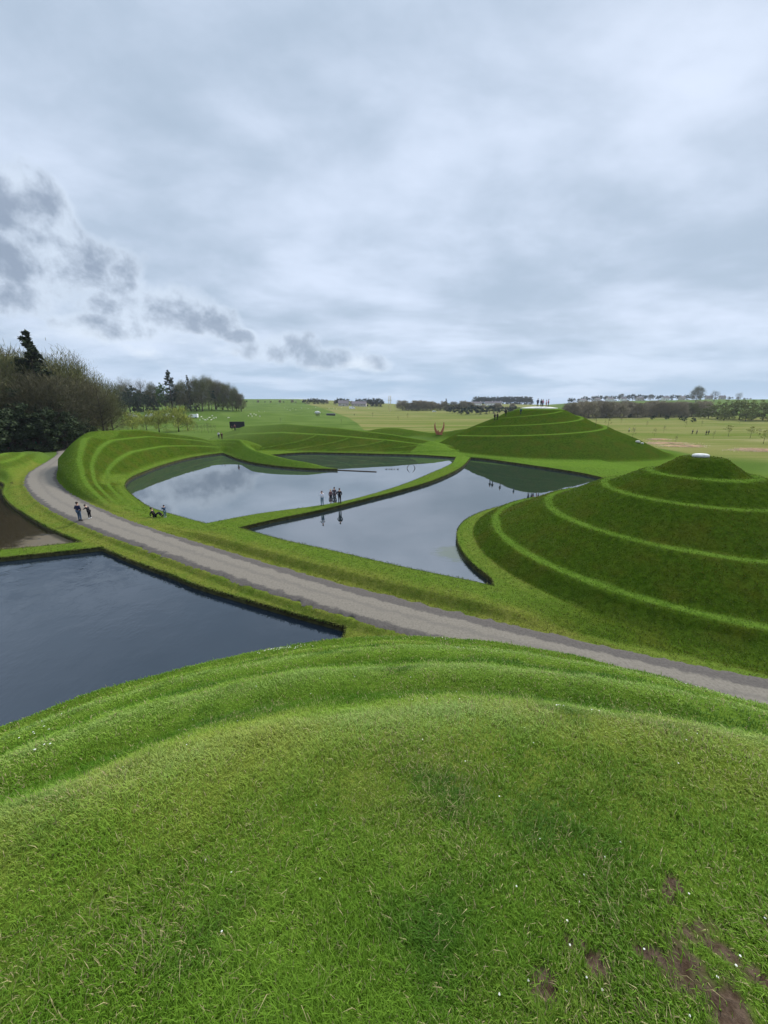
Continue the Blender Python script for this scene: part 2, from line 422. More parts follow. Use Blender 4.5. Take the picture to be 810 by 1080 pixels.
    onE = zE > g2 + .02; kE = sst(zE - g2, 0, .4)
    vt = np.exp(-((v - .66) / .04) ** 4) + np.exp(-((v - 1.0) / .045) ** 4) + .7 * sst(v, 1.03, 1.12)
    for k in range(5):                      # diagonal vein treads fanning from the foot
        xv = -37 + 8.5 * k + 20 * (1 - (1 - np.minimum(v / .64, 1)) ** 2)
        vt = vt + .8 * np.exp(-((X - xv) / .34) ** 2) * (v < .64)
        zE = zE + np.where(onE, .22 * np.exp(-((X - xv) / .6) ** 2) * (v < .64) * sst(v, .02, .1), 0)
    tread = np.where(onE, tread * (1 - kE) + vt.clip(0, 1) * kE, tread); lab = np.where(onE, 5, lab)
    g3 = np.where(onE, smoothmax(g2, zE, .12), g2)
    # small hillocks behind
    for (cx, cy, rx, ry, hh) in ((2, 127, 17, 8, 3.3), (27, 122, 10, 7, 2.9), (-79, 108, 15, 6, 3.0), (-97, 116, 12, 6, 3.2), (17, 121, 12, 7, 1.0)):
        q = ((X - cx) / rx) ** 2 + ((Y - cy) / ry) ** 2; hz = hh * np.exp(-q * 1.6)
        g3 = g3 + hz; k_ = sst(hz, .3, 1.0); tread = tread * (1 - k_) + .18 * k_; lab = np.where(hz > .5, 5, lab); mead = mead * (1 - k_)
    # left landform by the shallow pond
    q = ((X + 66) / 13) ** 2 + ((Y - 66) / 15) ** 2
    gl = 1.5 * np.exp(-q * 1.3) * sst(pe, .6, 5) * sst(sd0, .5, 4); g3 = g3 + gl
    tl = np.cos(gl * 8.5) * .5 + .5; tread = np.where(gl > .15, .25 + .75 * tl ** 3, tread); lab = np.where(gl > .15, 4, lab)
    # far mound (three-start spiral)
    dx, dy = X - CC[0], Y - CC[1]; rc = np.hypot(dx, dy); ac0 = np.degrees(np.arctan2(dy, dx)); rc = rc - (rc - 12).clip(0) * .17 * np.exp(-((ac0 + 42) / 32) ** 2); ac = np.degrees(np.arctan2(dy, dx))
    ph = np.mod(rc + .0385 * (ac + 160) - 19.4 + 2.3, 4.62) - 2.3
    zC = np.interp(rc, PROF_C[0], PROF_C[1])
    w = np.where(np.abs(ph) < .55, .42 * ph / .55 * .48, -np.sign(ph) * .20 * (np.abs(ph) - 2.31) / 1.76)
    act = sst(rc, 5.6, 7) * (1 - sst(rc + .0385 * (ac + 160), 20.6, 21.6)) * (np.abs(ac) < 178)
    zC = zC + w * act * .9
    tC = np.exp(-(ph / .40) ** 4) * act
    onC = (rc < 34) & (zC > g3 - .1) & (rc < 26.5); kC = sst(27 - rc, 0, 2)
    tread = np.where(onC, tread * (1 - kC) + (tC + .9 * (rc < 5.6)).clip(0, 1) * kC, tread)
    tread = np.where((rc >= 24.5) & (rc < 40) & (sd3 < 14), np.maximum(tread, .95 * sst(rc, 24.5, 25.6)), tread)
    lab = np.where(onC & (rc < 26), 3, lab); dry = np.where(rc < 40, dry * .4, dry)
    mead = np.where(rc < 31, mead * sst(rc, 26.5, 31), mead)
    g4 = np.where(onC, smoothmax(g3, zC, .1), g3)
    # right mound
    dx, dy = X - CB[0], Y - CB[1]; rb = np.hypot(dx, dy); ab = np.degrees(np.arctan2(dy, dx))
    rb0 = rb; wB = sst(ab, -158, -136) * (1 - sst(ab, -25, 5))
    rb = rb - 2.0 * sst(rb, 14.9, 19.0) * sst(ab, -152, -128) * (1 - sst(ab, -20, 10))
    # shallow worn groove up the back right of the top cone
    zB = np.interp(rb, PROF_B[0], PROF_B[1])
    gr = np.exp(-((ab + 42) / 9.0) ** 2) * sst(rb, .9, 1.6) * (1 - sst(rb, 3.0, 3.6)); zB = zB - .22 * gr
    tB = sum(np.exp(-((rb - a + .07 * bumpn(X, Y, 1.1, 4)) / (b * (1 + .3 * bumpn(X, Y, .8, 6)))) ** 4) for a, b in TREAD_B) * (.82 + .18 * bumpn(X, Y, .6, 9)); tB = np.maximum(tB, sst(rb, 15.9, 16.3)); tB = np.maximum(tB, 0 * rb)
    onB = (rb < 16.7) & (zB > g4 - .25)
    kB = 1 - sst(rb, 16.0, 16.9)
    tread = np.where(onB & (rb < 15.9), tB.clip(0, 1), np.where(onB, np.maximum(.9, tread), tread)); lab = np.where(onB & (rb < 16.4), 2, lab)
    dry = np.where(onB, np.where(rb < 15.8, .05, .45), dry)
    tf = wB * (1 - sst(rb0, 18.2, 19.2)) * (rb0 > 15) * sst(pe, .25, .7) * (1 - .6 * np.exp(-((pe - .4) / .3) ** 2)); tread = tread * (1 - tf) + .12 * tf; dry = dry * (1 - tf) + .08 * tf
    g5 = np.where(onB, np.maximum(smoothmax(g4, zB, .1) * kB + g4 * (1 - kB), g4), g4)
    # the mound under the camera
    dx, dy = X - CA[0], Y - CA[1]; ra = np.hypot(dx, dy)
    raw = ra + .12 * bumpn(X, Y, .5, 4)
    zA = np.interp(raw, PROF_A[0], PROF_A[1]) - .022 * np.clip(X, 0, 12) * sst(ra, 7, 13) + .03 * bumpn(X, Y, 1.6, 1) * (ra < 18)
    onA = ra < 19.6
    g6 = np.where(onA, np.maximum(g5 * sst(ra, 17, 19.6) + zA * (1 - sst(ra, 17.5, 19.6)), zA * (ra < 19.3)), g5)
    g6 = np.where(onA & (pe < .6), np.where(pe < 0, PZ, PZ + (g6 - PZ) * sst(pe, 0, .6)), g6)
    lab = np.where(onA & (pe > .3), 1, lab)
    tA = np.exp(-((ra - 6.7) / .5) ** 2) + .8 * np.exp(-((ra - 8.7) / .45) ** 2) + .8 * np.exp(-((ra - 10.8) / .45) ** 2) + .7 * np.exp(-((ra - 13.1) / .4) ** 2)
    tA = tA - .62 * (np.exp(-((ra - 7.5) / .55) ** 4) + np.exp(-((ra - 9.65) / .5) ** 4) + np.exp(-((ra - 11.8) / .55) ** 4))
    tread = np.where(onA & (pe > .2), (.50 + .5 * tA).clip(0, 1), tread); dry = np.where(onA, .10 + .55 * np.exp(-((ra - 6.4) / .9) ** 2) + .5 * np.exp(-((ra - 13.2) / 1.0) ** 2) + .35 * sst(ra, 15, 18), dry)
    for (cx, cy, rr) in SOIL:
        q = np.hypot((X - cx) + .06 * bumpn(X, Y, 9, 3), (Y - cy) + .05 * bumpn(X, Y, 13, 5)) + .06 * bumpn(X, Y, 21, 8)
        soil = np.maximum(soil, (1 - sst(q, rr * .2, rr * 1.0)) * onA)
    # path bed
    g6 = np.where(pe < 0, PZ - .03, np.where(pe < .5, (PZ - .03) + (g6 - PZ + .03) * sst(pe, 0, .5), g6))
    lab = np.where((lab == 0) & (sd2 < 3.2) & (sd3 < 3.2), 6, lab)
    # pond beds
    sp = np.minimum(sd, 99)
    g6 = np.where(sd > 0, np.minimum(g6, BZ + 1.3 * sd), g6)
    g6 = np.where(sd < -.02, -.7, g6)
    # bare straw patch beyond the right mound
    qs = ((X - 74) / 9) ** 2 + ((Y - 99) / 4.5) ** 2
    return g6, tread, mead, dry, soil, lab, sd, qs
def a_pt(x, y):
    z = 9.0
    for _ in range(12):
        X, Y = at(x, y, z); z = float(np.interp(math.hypot(X - CA[0], Y - CA[1]), PROF_A[0], PROF_A[1]))
    return X, Y
SOIL = []
for x, y, rr in ((642, 1032, .085), (725, 1025, .14), (765, 1070, .17), (560, 1045, .085), (706, 938, .055), (600, 1000, .05), (740, 985, .10), (800, 1030, .07), (690, 1010, .08), (805, 975, .05)):
    X, Y = a_pt(x, y); SOIL.append((X, Y, rr))

# ------------------------------------------------------------------ terrain mesh: rings round the front mound, finer where the view needs it
azf = np.radians(np.concatenate([np.linspace(-180, -72, 60, endpoint=False), np.linspace(-72, -52, 80, endpoint=False), np.linspace(-52, 52, 980, endpoint=False), np.linspace(52, 72, 80, endpoint=False), np.linspace(72, 180, 60, endpoint=False)]))
rr = [.25]
while rr[-1] < 4500:
    r = rr[-1]; k = .0085 if r < 12 else (.0042 if r < 30 else (.0030 if r < 125 else (.008 if r < 400 else .03)))
    rr.append(r + max(r * k, .02))
rr = np.array(rr)
RA, AZ = np.meshgrid(rr, azf, indexing='ij')
GX = (RA * np.sin(AZ)).ravel(); GY = (RA * np.cos(AZ)).ravel()
print('grid', RA.shape)
nR, nA = RA.shape
# pull the vertices nearest to a shoreline onto it, so banks are clean
cell = (np.gradient(rr)[:, None] * np.ones(nA)[None, :]).ravel()
cella = (RA * np.gradient(azf)[None, :]).ravel(); cell = np.minimum(np.maximum(cell, cella), .5) * .75
snapd = np.zeros(len(GX), bool)
for Pp, NN in ((P0, N0), (P1, N1), (P2, N2), (P3, N3)):
    d, b = NN(GX, GY)
    m = np.where(np.abs(d) < cell)[0]; b = b[m]
    i = np.floor(b).astype(int) % len(Pp); f = b - np.floor(b)
    Q = Pp[i] * (1 - f)[:, None] + Pp[(i + 1) % len(Pp)] * f[:, None]
    GX[m] = Q[:, 0]; GY[m] = Q[:, 1]; snapd[m] = True
z, tread, mead, dry, soil, lab, sd, qs = terrain(GX, GY)
z = np.where(snapd, BZ, z)
V = np.stack([GX, GY, z], 1)
V = np.vstack([V, [[0, 0, float(np.interp(4.1, PROF_A[0], PROF_A[1]))]]])
msk = np.stack([tread, mead, dry, soil], 1)
msk[:, 3] = np.maximum(msk[:, 3], (1 - sst(qs, .5, 1.0)) * 0)
msk = np.vstack([msk, [[.6, 0, .2, 0]]])
I = np.arange(nR * nA).reshape(nR, nA); J = np.roll(I, -1, 1)
quads = np.stack([I[:-1], J[:-1], J[1:], I[1:]], -1).reshape(-1, 4)
quads = quads[:, ::-1]
okq = (V[quads, 2] > -.5).all(1)
_d1 = V[quads[:, 2]] - V[quads[:, 0]]; _d2 = V[quads[:, 3]] - V[quads[:, 1]]
okq &= np.linalg.norm(np.cross(_d1, _d2), axis=1) > 2e-5
bedq = quads[~okq & (V[quads, 2] < -.5).any(1)]; quads = quads[okq]
labf = lab[quads[:, 0]]
cen = nR * nA
names = {0: 'grass_ground', 1: 'terraced_mound_front', 2: 'terraced_mound_right', 3: 'terraced_mound_far', 4: 'crescent_mound', 5: 'low_mound', 6: 'grass_causeway'}
labels = {0: 'mown grass ground spreading from the ponds to straw-coloured meadow and green fields', 1: 'grassy terraced mound in the foreground sloping down to the path', 2: 'conical stepped grass mound with a white stone on its top beside the path',
          3: 'large round stepped grass mound beyond the ponds with a white ring on its top', 4: 'curving terraced grass bank wrapped round the end of the left pond', 5: 'low grass landform with slanting ridges beyond the ponds', 6: 'narrow curved grass causeway between the two ponds'}
for k, nm in names.items():
    q = quads[labf == k]
    tri = None
    used = np.unique(q); rem = np.full(len(V), -1, np.int64)
    ff = q.ravel(); lt = np.full(len(q), 4)
    if k == 1:
        t3 = np.stack([I[0], J[0], np.full(nA, cen)], 1)[:, ::-1]
        t3 = t3[:, ::1]; ff = np.concatenate([ff, t3.ravel()]); lt = np.concatenate([lt, np.full(nA, 3)]); used = np.unique(np.r_[used, cen, I[0]])
    rem[used] = np.arange(len(used))
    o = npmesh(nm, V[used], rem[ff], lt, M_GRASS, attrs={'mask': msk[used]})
    tag(o, labels[k], kind='structure')

_u = np.unique(bedq); _r = np.full(len(V), -1, np.int64); _r[_u] = np.arange(len(_u))
tag(npmesh('pond_bed', V[_u], _r[bedq.ravel()], np.full(len(bedq), 4), mat('pond_mud', (.035, .035, .014), .95, .05, var=.4, vscale=2)), 'muddy bed and sloping sides of the ponds', kind='structure')
# fast terrain height lookup for placing things
def hz(x, y):
    a = terrain(np.array([float(x)]), np.array([float(y)]))
    return float(a[0][0])
def hzs(X, Y): return terrain(np.asarray(X, float), np.asarray(Y, float))[0]
def spot(x, y, n=10):
    """photo pixel of a foot point -> point on the terrain"""
    z_ = .6
    for _ in range(n):
        X, Y = at(x, y, z_); zn = hz(X, Y); z_ = z_ * .4 + zn * .6
    return (X, Y, zn)

# ------------------------------------------------------------------ water
def water_mat(name, col, ior, rip, rscale, mud=None, tint=(1, 1, 1)):
    m = bpy.data.materials.new(name); m.use_nodes = True; t = NT(m); b = t.n['Principled BSDF']
    pos = t.new('ShaderNodeNewGeometry').outputs['Position']
    b.inputs['Roughness'].default_value = .5; b.inputs['Specular IOR Level'].default_value = 0.0
    n1 = t.noise(t.scale(pos, (1, .55, 1)), rscale, 3, .5); n2 = t.noise(pos, rscale * .12, 3, .5)
    c = t.mix(t.ramp(t.noise(pos, .18, 4, .6), .5, .75), col, tuple(q * 1.25 for q in col))
    g = t.new('ShaderNodeBsdfGlossy'); g.inputs['Roughness'].default_value = .02; g.inputs['Color'].default_value = (*tint, 1)
    fr = t.new('ShaderNodeFresnel'); fr.inputs['IOR'].default_value = ior; fac = fr.outputs[0]
    if mud is not None:
        cx, cy, r_, mc, k = mud
        sp = t.new('ShaderNodeSeparateXYZ'); t.l.new(pos, sp.inputs[0])
        dx = t.math('SUBTRACT', sp.outputs[0], cx); dy = t.math('SUBTRACT', sp.outputs[1], cy)
        d = t.math('SQRT', t.math('ADD', t.math('MULTIPLY', dx, dx), t.math('MULTIPLY', t.math('MULTIPLY', dy, dy), 1.2)))
        nn_ = t.noise(t.scale(pos, (.8, 1.8, 1)), 1.0, 6, .72)
        f = t.ramp(t.math('ADD', d, t.math('MULTIPLY', t.math('SUBTRACT', nn_, .5), r_ * 2.2)), r_ * .55, r_ * 1.1, k, 0)
        c = t.mix(f, c, mc); fac = t.math('MULTIPLY', fac, t.math('SUBTRACT', 1.0, t.math('MULTIPLY', f, .8)))
    t.l.new(c, b.inputs['Base Color'])
    h = t.math('ADD', t.math('MULTIPLY', n1, t.ramp(n2, .4, .62, .1, 1)), t.math('MULTIPLY', n2, .5))
    bp = t.bump(h, rip, .02); t.l.new(bp, g.inputs['Normal']); t.l.new(bp, fr.inputs['Normal'])
    mx = t.new('ShaderNodeMixShader'); t.l.new(fac, mx.inputs[0]); t.l.new(b.outputs[0], mx.inputs[1]); t.l.new(g.outputs[0], mx.inputs[2]); t.l.new(mx.outputs[0], t.n['Material Output'].inputs[0])
    return m
W1 = water_mat('rippled_pond_water', (.010, .016, .024), 1.85, .65, 5.0, tint=(.9, .96, 1))
W2 = water_mat('still_pond_water', (.022, .030, .034), 8.0, .07, 2.2, tint=(.97, .99, 1))
W3 = water_mat('still_pond_water_over_silt', (.012, .019, .022), 4.6, .08, 2.2, mud=(5.6, 27.5, 1.9, (.13, .15, .08), .5))
W0 = water_mat('shallow_muddy_water', (.022, .017, .010), 1.5, .25, 4.0, mud=(-27.6, 30.6, 3.0, (.12, .10, .070), .9))
def flat_poly(name, Pp, z_, m, off=.10):
    c = Pp; T_ = np.roll(c, -1, 0) - np.roll(c, 1, 0); T_ /= np.linalg.norm(T_, axis=1)[:, None] + 1e-9
    N_ = np.stack([T_[:, 1], -T_[:, 0]], 1)
    area = np.sum(c[:, 0] * np.roll(c[:, 1], -1) - np.roll(c[:, 0], -1) * c[:, 1])
    if area < 0: N_ = -N_
    q = c + N_ * off
    if area < 0: q = q[::-1]
    from mathutils.geometry import tessellate_polygon
    vs = [Vector((a, b, z_)) for a, b in q]
    tris = tessellate_polygon([vs])
    vv = np.array([tuple(v_) for v_ in vs]); tt = np.array(tris)
    # consistent upward normals
    e1 = vv[tt[:, 1]] - vv[tt[:, 0]]; e2 = vv[tt[:, 2]] - vv[tt[:, 0]]
    neg = (e1[:, 0] * e2[:, 1] - e1[:, 1] * e2[:, 0]) < 0; tt[neg] = tt[neg][:, ::-1]
    return npmesh(name, vv, tt.ravel(), np.full(len(tt), 3), m, smooth=False)
for Pp, m, l in ((P1, W1, 'dark rippled pond in front of the path on the left'), (P2, W2, 'still curved pond between the crescent bank and the causeway'), (P3, W3, 'still pond between the causeway and the right mound'), (P0, W0, 'shallow muddy pond at the left edge')):
    tag(flat_poly('pond_water', Pp, 0.0, m), l, kind='structure')
# dark timber-and-earth edging under the turf of each bank
M_EDGE = mat('dark_bank_earth', (.020, .015, .009), .95, .1, var=.6, vscale=3, bump=.03)
def edging(Pp, z0=-.25, z1=BZ - .015):
    c = Pp; area = np.sum(c[:, 0] * np.roll(c[:, 1], -1) - np.roll(c[:, 0], -1) * c[:, 1])
    T_ = np.roll(c, -1, 0) - np.roll(c, 1, 0); T_ /= np.linalg.norm(T_, axis=1)[:, None] + 1e-9
    N_ = np.stack([T_[:, 1], -T_[:, 0]], 1) * (1 if area > 0 else -1)
    n = len(c); rnd = rng.uniform(0, .02, n)
    a = c - N_ * .012; b = c + N_ * .05
    vs = np.vstack([np.c_[a, np.full(n, z0)], np.c_[a, np.full(n, BZ + .004)], np.c_[b, np.full(n, z1 - .02)]])
    i = np.arange(n); j = (i + 1) % n
    f = np.vstack([np.stack([i, j, j + n, i + n], 1), np.stack([i + n, j + n, j + 2 * n, i + 2 * n], 1)])
    return npmesh('pond_bank', vs, f.ravel(), np.full(len(f), 4), M_EDGE, smooth=False)
for Pp, l in ((P1, 'dark earth bank round the rippled front pond'), (P2, 'dark earth bank round the curved pond'), (P3, 'dark earth bank round the pond by the right mound'), (P0, 'dark earth bank round the shallow muddy pond')):
    tag(edging(Pp), l, kind='structure')

# ------------------------------------------------------------------ path
def path_mat():
    m = bpy.data.materials.new('gravel_path'); m.use_nodes = True; t = NT(m); b = t.n['Principled BSDF']
    at_ = t.new('ShaderNodeAttribute', attribute_name='across'); sep = t.new('ShaderNodeSeparateColor'); t.l.new(at_.outputs['Color'], sep.inputs[0])
    u, s = sep.outputs[0], sep.outputs[1]
    pos = t.new('ShaderNodeNewGeometry').outputs['Position']
    n1 = t.noise(pos, 1.1, 6, .65); n2 = t.noise(pos, 9, 5, .7); n3 = t.noise(pos, 60, 3, .7)
    uw = t.math('ADD', u, t.math('MULTIPLY', t.math('SUBTRACT', n1, .5), .34))
    dist = t.math('ABSOLUTE', t.math('SUBTRACT', uw, .50))
    wl = t.ramp(s, .30, .52, .0, 1, 'LINEAR'); w2 = t.ramp(s, .55, .80, 0, 1, 'LINEAR'); dist2 = t.math('ABSOLUTE', t.math('SUBTRACT', uw, t.math('SUBTRACT', .50, t.math('MULTIPLY', w2, .07)))); light = t.ramp(t.math('ADD', dist2, t.math('ADD', t.math('MULTIPLY', wl, .08), t.math('MULTIPLY', w2, .06))), .39, .46, 1, 0)
    c = t.mix(t.ramp(n2, .3, .7), (.058, .051, .045), (.095, .084, .074))
    gv = t.mix(t.ramp(n2, .25, .75), (.128, .112, .090), (.180, .160, .130))
    gv = t.mix(t.ramp(t.math('ABSOLUTE', t.math('SUBTRACT', uw, .47)), .0, .09, .45, 0), gv, (.10, .09, .078))
    c = t.mix(t.math('MULTIPLY', light, t.ramp(n2, .2, .5, .6, 1)), c, gv)
    c = t.mix(t.math('MULTIPLY', t.ramp(n3, .55, .8), .35), c, (.22, .20, .17))
    t.l.new(c, b.inputs['Base Color']); b.inputs['Roughness'].default_value = .92; b.inputs['Specular IOR Level'].default_value = .2
    t.l.new(t.bump(t.math('ADD', n3, n2), .35, .012), b.inputs['Normal'])
    return m
n = len(PC); K = 15
dT = np.gradient(PC, axis=0); dT /= np.linalg.norm(dT, axis=1)[:, None]; PN = np.stack([-dT[:, 1], dT[:, 0]], 1)
sub = np.linspace(0, n - 1, n * 4); ii = np.arange(n)
PCs = np.stack([np.interp(sub, ii, PC[:, 0]), np.interp(sub, ii, PC[:, 1])], 1); PNs = np.stack([np.interp(sub, ii, PN[:, 0]), np.interp(sub, ii, PN[:, 1])], 1); PWs = np.interp(sub, ii, PW)
vs = []; at2 = []
jl = np.convolve(rng.normal(0, .16, len(sub) + 4), np.ones(5) / 5, 'valid'); jr = np.convolve(rng.normal(0, .16, len(sub) + 4), np.ones(5) / 5, 'valid')
for j in range(K):
    a = -1 + 2 * j / (K - 1); off = a * PWs / 2 + (jl if j == 0 else 0) * 1.0 + (jr if j == K - 1 else 0) * 1.0
    q = PCs + PNs * off[:, None]; zz = PZ + .03 + .05 * (1 - a * a) - (.075 if j in (0, K - 1) else 0)
    vs.append(np.c_[q, np.full(len(sub), zz)]); at2.append(np.c_[np.full(len(sub), (a + 1) / 2), sub / n, np.zeros(len(sub)), np.ones(len(sub))])
vs = np.vstack(vs); at2 = np.vstack(at2); nn_ = len(sub)
f = []
for j in range(K - 1):
    i = np.arange(nn_ - 1); f.append(np.stack([j * nn_ + i, j * nn_ + i + 1, (j + 1) * nn_ + i + 1, (j + 1) * nn_ + i], 1))
f = np.vstack(f)[:, ::-1]
e1 = vs[f[0, 1]] - vs[f[0, 0]]; e2 = vs[f[0, 2]] - vs[f[0, 0]]
if e1[0] * e2[1] - e1[1] * e2[0] < 0: f = f[:, ::-1]
tag(npmesh('path', vs, f.ravel(), np.full(len(f), 4), path_mat(), attrs={'across': at2}), 'grey gravel path with dark tarmac edges winding between the ponds', kind='structure')

# ------------------------------------------------------------------ grass blades on the foreground mound (stuff)
def blade_mat():
    m = bpy.data.materials.new('grass_blades'); m.use_nodes = True; t = NT(m); b = t.n['Principled BSDF']
    a = t.new('ShaderNodeAttribute', attribute_name='tint')
    t.l.new(a.outputs['Color'], b.inputs['Base Color']); b.inputs['Roughness'].default_value = .6; b.inputs['Specular IOR Level'].default_value = .10
    tr = t.new('ShaderNodeBsdfTranslucent'); t.l.new(a.outputs['Color'], tr.inputs['Color'])
    mx = t.new('ShaderNodeMixShader'); mx.inputs[0].default_value = .3
    t.l.new(b.outputs[0], mx.inputs[1]); t.l.new(tr.outputs[0], mx.inputs[2]); t.l.new(mx.outputs[0], t.n['Material Output'].inputs[0])
    return m
def grass_layer(NB, r_in, r_out, span, hmul, near, label, disc=None):
    br = r_in * np.exp(rng.uniform(0, 1, NB) * math.log(r_out / r_in)); ba = np.radians(rng.uniform(-span, span, NB))
    if disc: br = disc * np.sqrt(rng.uniform(.002, 1, NB)); ba = rng.uniform(-np.pi, np.pi, NB)
    BX, BY = br * np.sin(ba), br * np.cos(ba)
    if disc: br = br * 0 + 2.4
    cl = bumpn(BX, BY, 5.0, 1) + .8 * bumpn(BX, BY, 13.0, 2) + .5 * bumpn(BX, BY, 31, 6)
    tz, ttr, tme, tdry, tsoil, tlab, tsd, _ = terrain(BX, BY)
    rA = np.hypot(BX - CA[0], BY - CA[1]); dpath = NP(BX, BY); pe = dpath[0] - np.interp(dpath[1] * 2, np.arange(len(PW)), PW) / 2
    keep = (tsd > .0) & (pe > -.03) & (rng.uniform(0, 1, NB) > tsoil * .93) & (rng.uniform(0, 1, NB) < .75 + .25 * np.clip(cl + .3, 0, 1))
    keep &= (rA < 19.2) if near else ((rA > 18.5) & (tme < .3))
    BX, BY, br, cl, tz, ttr, tdry, rA = [q[keep] for q in (BX, BY, br, cl, tz, ttr, tdry, rA)]
    N = len(BX)
    lng = (.020 + .016 * rng.gamma(2.0, .5, N)) * (1 + .35 * np.clip(cl, -1, 1.5)) * (1 + .06 * np.minimum(br, 12)) * hmul
    if not near: lng *= (.62 - .22 * ttr)
    wd = np.maximum(.0026, br * .0016) * rng.uniform(.7, 1.35, N)
    az = rng.uniform(0, 2 * np.pi, N) * .8 + bumpn(BX, BY, 2.2, 9) * 2.2
    lean = np.clip(rng.normal(.75, .35, N), .05, 1.45)
    dirx, diry = np.cos(az), np.sin(az); sx, sy = -diry, dirx
    mx_ = lng * .5 * np.sin(lean * .55); mz = lng * .5 * np.cos(lean * .55)
    tx_ = mx_ + lng * .5 * np.sin(lean * 1.5); tz_ = mz + lng * .5 * np.cos(lean * 1.5)
    b0 = np.stack([BX, BY, tz - .004], 1); side = np.stack([sx, sy, np.zeros(N)], 1) * (wd / 2)[:, None]
    dirv = np.stack([dirx, diry, np.zeros(N)], 1); zv = np.array([0, 0, 1.])
    mid = b0 + dirv * mx_[:, None] + zv * mz[:, None]; tip = b0 + dirv * tx_[:, None] + zv * tz_[:, None]
    rnd = rng.uniform(0, 1, N)
    if near:
        p1_ = bumpn(BX, BY, .9, 3) * .5 + bumpn(BX, BY, 3.1, 5) * .5
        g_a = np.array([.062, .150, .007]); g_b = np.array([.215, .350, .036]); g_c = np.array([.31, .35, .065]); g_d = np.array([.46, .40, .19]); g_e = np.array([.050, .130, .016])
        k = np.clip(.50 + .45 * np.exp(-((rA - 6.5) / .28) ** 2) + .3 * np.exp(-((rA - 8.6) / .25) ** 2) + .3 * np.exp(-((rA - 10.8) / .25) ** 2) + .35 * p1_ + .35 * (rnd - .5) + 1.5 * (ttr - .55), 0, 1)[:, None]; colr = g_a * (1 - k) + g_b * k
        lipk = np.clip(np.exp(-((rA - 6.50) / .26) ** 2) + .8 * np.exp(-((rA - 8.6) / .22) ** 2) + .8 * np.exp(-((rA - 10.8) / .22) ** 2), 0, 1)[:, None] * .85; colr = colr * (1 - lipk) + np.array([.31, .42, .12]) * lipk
        yk = np.clip(-.13 + (tdry - .15) * .8 + .4 * bumpn(BX, BY, 1.3, 11) + .25 * bumpn(BX, BY, 4.3, 12) + .14 * (np.hypot(BX, BY) < 3) + .5 * (rng.uniform(0, 1, N) - .6), 0, .85)[:, None]; colr = colr * (1 - yk) + g_c * yk
        bl = np.clip(bumpn(BX, BY, 1.7, 21) * 1.2 + .5 * bumpn(BX, BY, 6, 22) - .35, 0, .85)[:, None]; colr = colr * (1 - bl) + g_e * bl
        straw = rng.uniform(0, 1, N) < (.05 + .13 * np.clip(bumpn(BX, BY, 2.3, 14) + .3 * (BX > 0), 0, 1)); colr[straw] = g_d * rng.uniform(.5, 1.0, straw.sum())[:, None]
    else:
        sl_ = np.array([.050, .106, .006]); sl2 = np.array([.115, .112, .013]); tr_ = np.array([.092, .168, .019]); dr_ = np.array([.20, .20, .042])
        q = np.clip(.5 + .5 * bumpn(BX, BY, .55, 3) + .5 * (rnd - .5), 0, 1)[:, None]; q2 = np.clip(bumpn(BX, BY, .33, 17) * 1.1 + .3 * bumpn(BX, BY, 1.7, 19), 0, 1)[:, None]; c_s = (sl_ * (1 - .6 * q) + sl2 * .6 * q) * (1 - .45 * q2) + np.array([.105, .080, .014]) * .45 * q2
        kt = np.clip(ttr + .2 * (rnd - .5), 0, 1)[:, None]; colr = c_s * (1 - kt) + tr_ * kt
        kd = np.clip(tdry * 1.1 + .4 * (rng.uniform(0, 1, N) - .5) + .2 * bumpn(BX, BY, 1.1, 8), 0, 1)[:, None]; colr = colr * (1 - kd) + dr_ * kd
        colr *= rng.uniform(.7, 1.3, N)[:, None]
    if near:
        vv = np.empty((N, 5, 3)); vv[:, 0] = b0 - side; vv[:, 1] = b0 + side; vv[:, 2] = mid + side * .8; vv[:, 3] = mid - side * .8; vv[:, 4] = tip
        bi = np.arange(N) * 5; fl = np.stack([bi, bi + 1, bi + 2, bi + 3, bi + 3, bi + 2, bi + 4], 1).ravel(); lt = np.tile([4, 3], N); nv = 5
    else:
        vv = np.empty((N, 4, 3)); vv[:, 0] = b0 - side; vv[:, 1] = b0 + side; vv[:, 2] = tip + side * .4; vv[:, 3] = tip - side * .4
        fl = np.arange(N * 4); lt = np.full(N, 4); nv = 4
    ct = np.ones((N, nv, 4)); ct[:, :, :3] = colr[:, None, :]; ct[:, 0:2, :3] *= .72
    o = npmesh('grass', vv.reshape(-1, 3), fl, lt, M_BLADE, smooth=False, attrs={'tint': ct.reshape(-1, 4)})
    tag(o, label, 'grass', kind='stuff')
M_BLADE = blade_mat()
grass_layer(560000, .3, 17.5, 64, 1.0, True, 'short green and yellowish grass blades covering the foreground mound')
grass_layer(560000, 11, 75, 56, 1.35, False, 'mown turf blades covering the banks, verges and mounds beyond the path')
grass_layer(230000, .3, 5, 180, 1.0, True, 'short green grass blades all round the place where the photographer stands', disc=5.2)
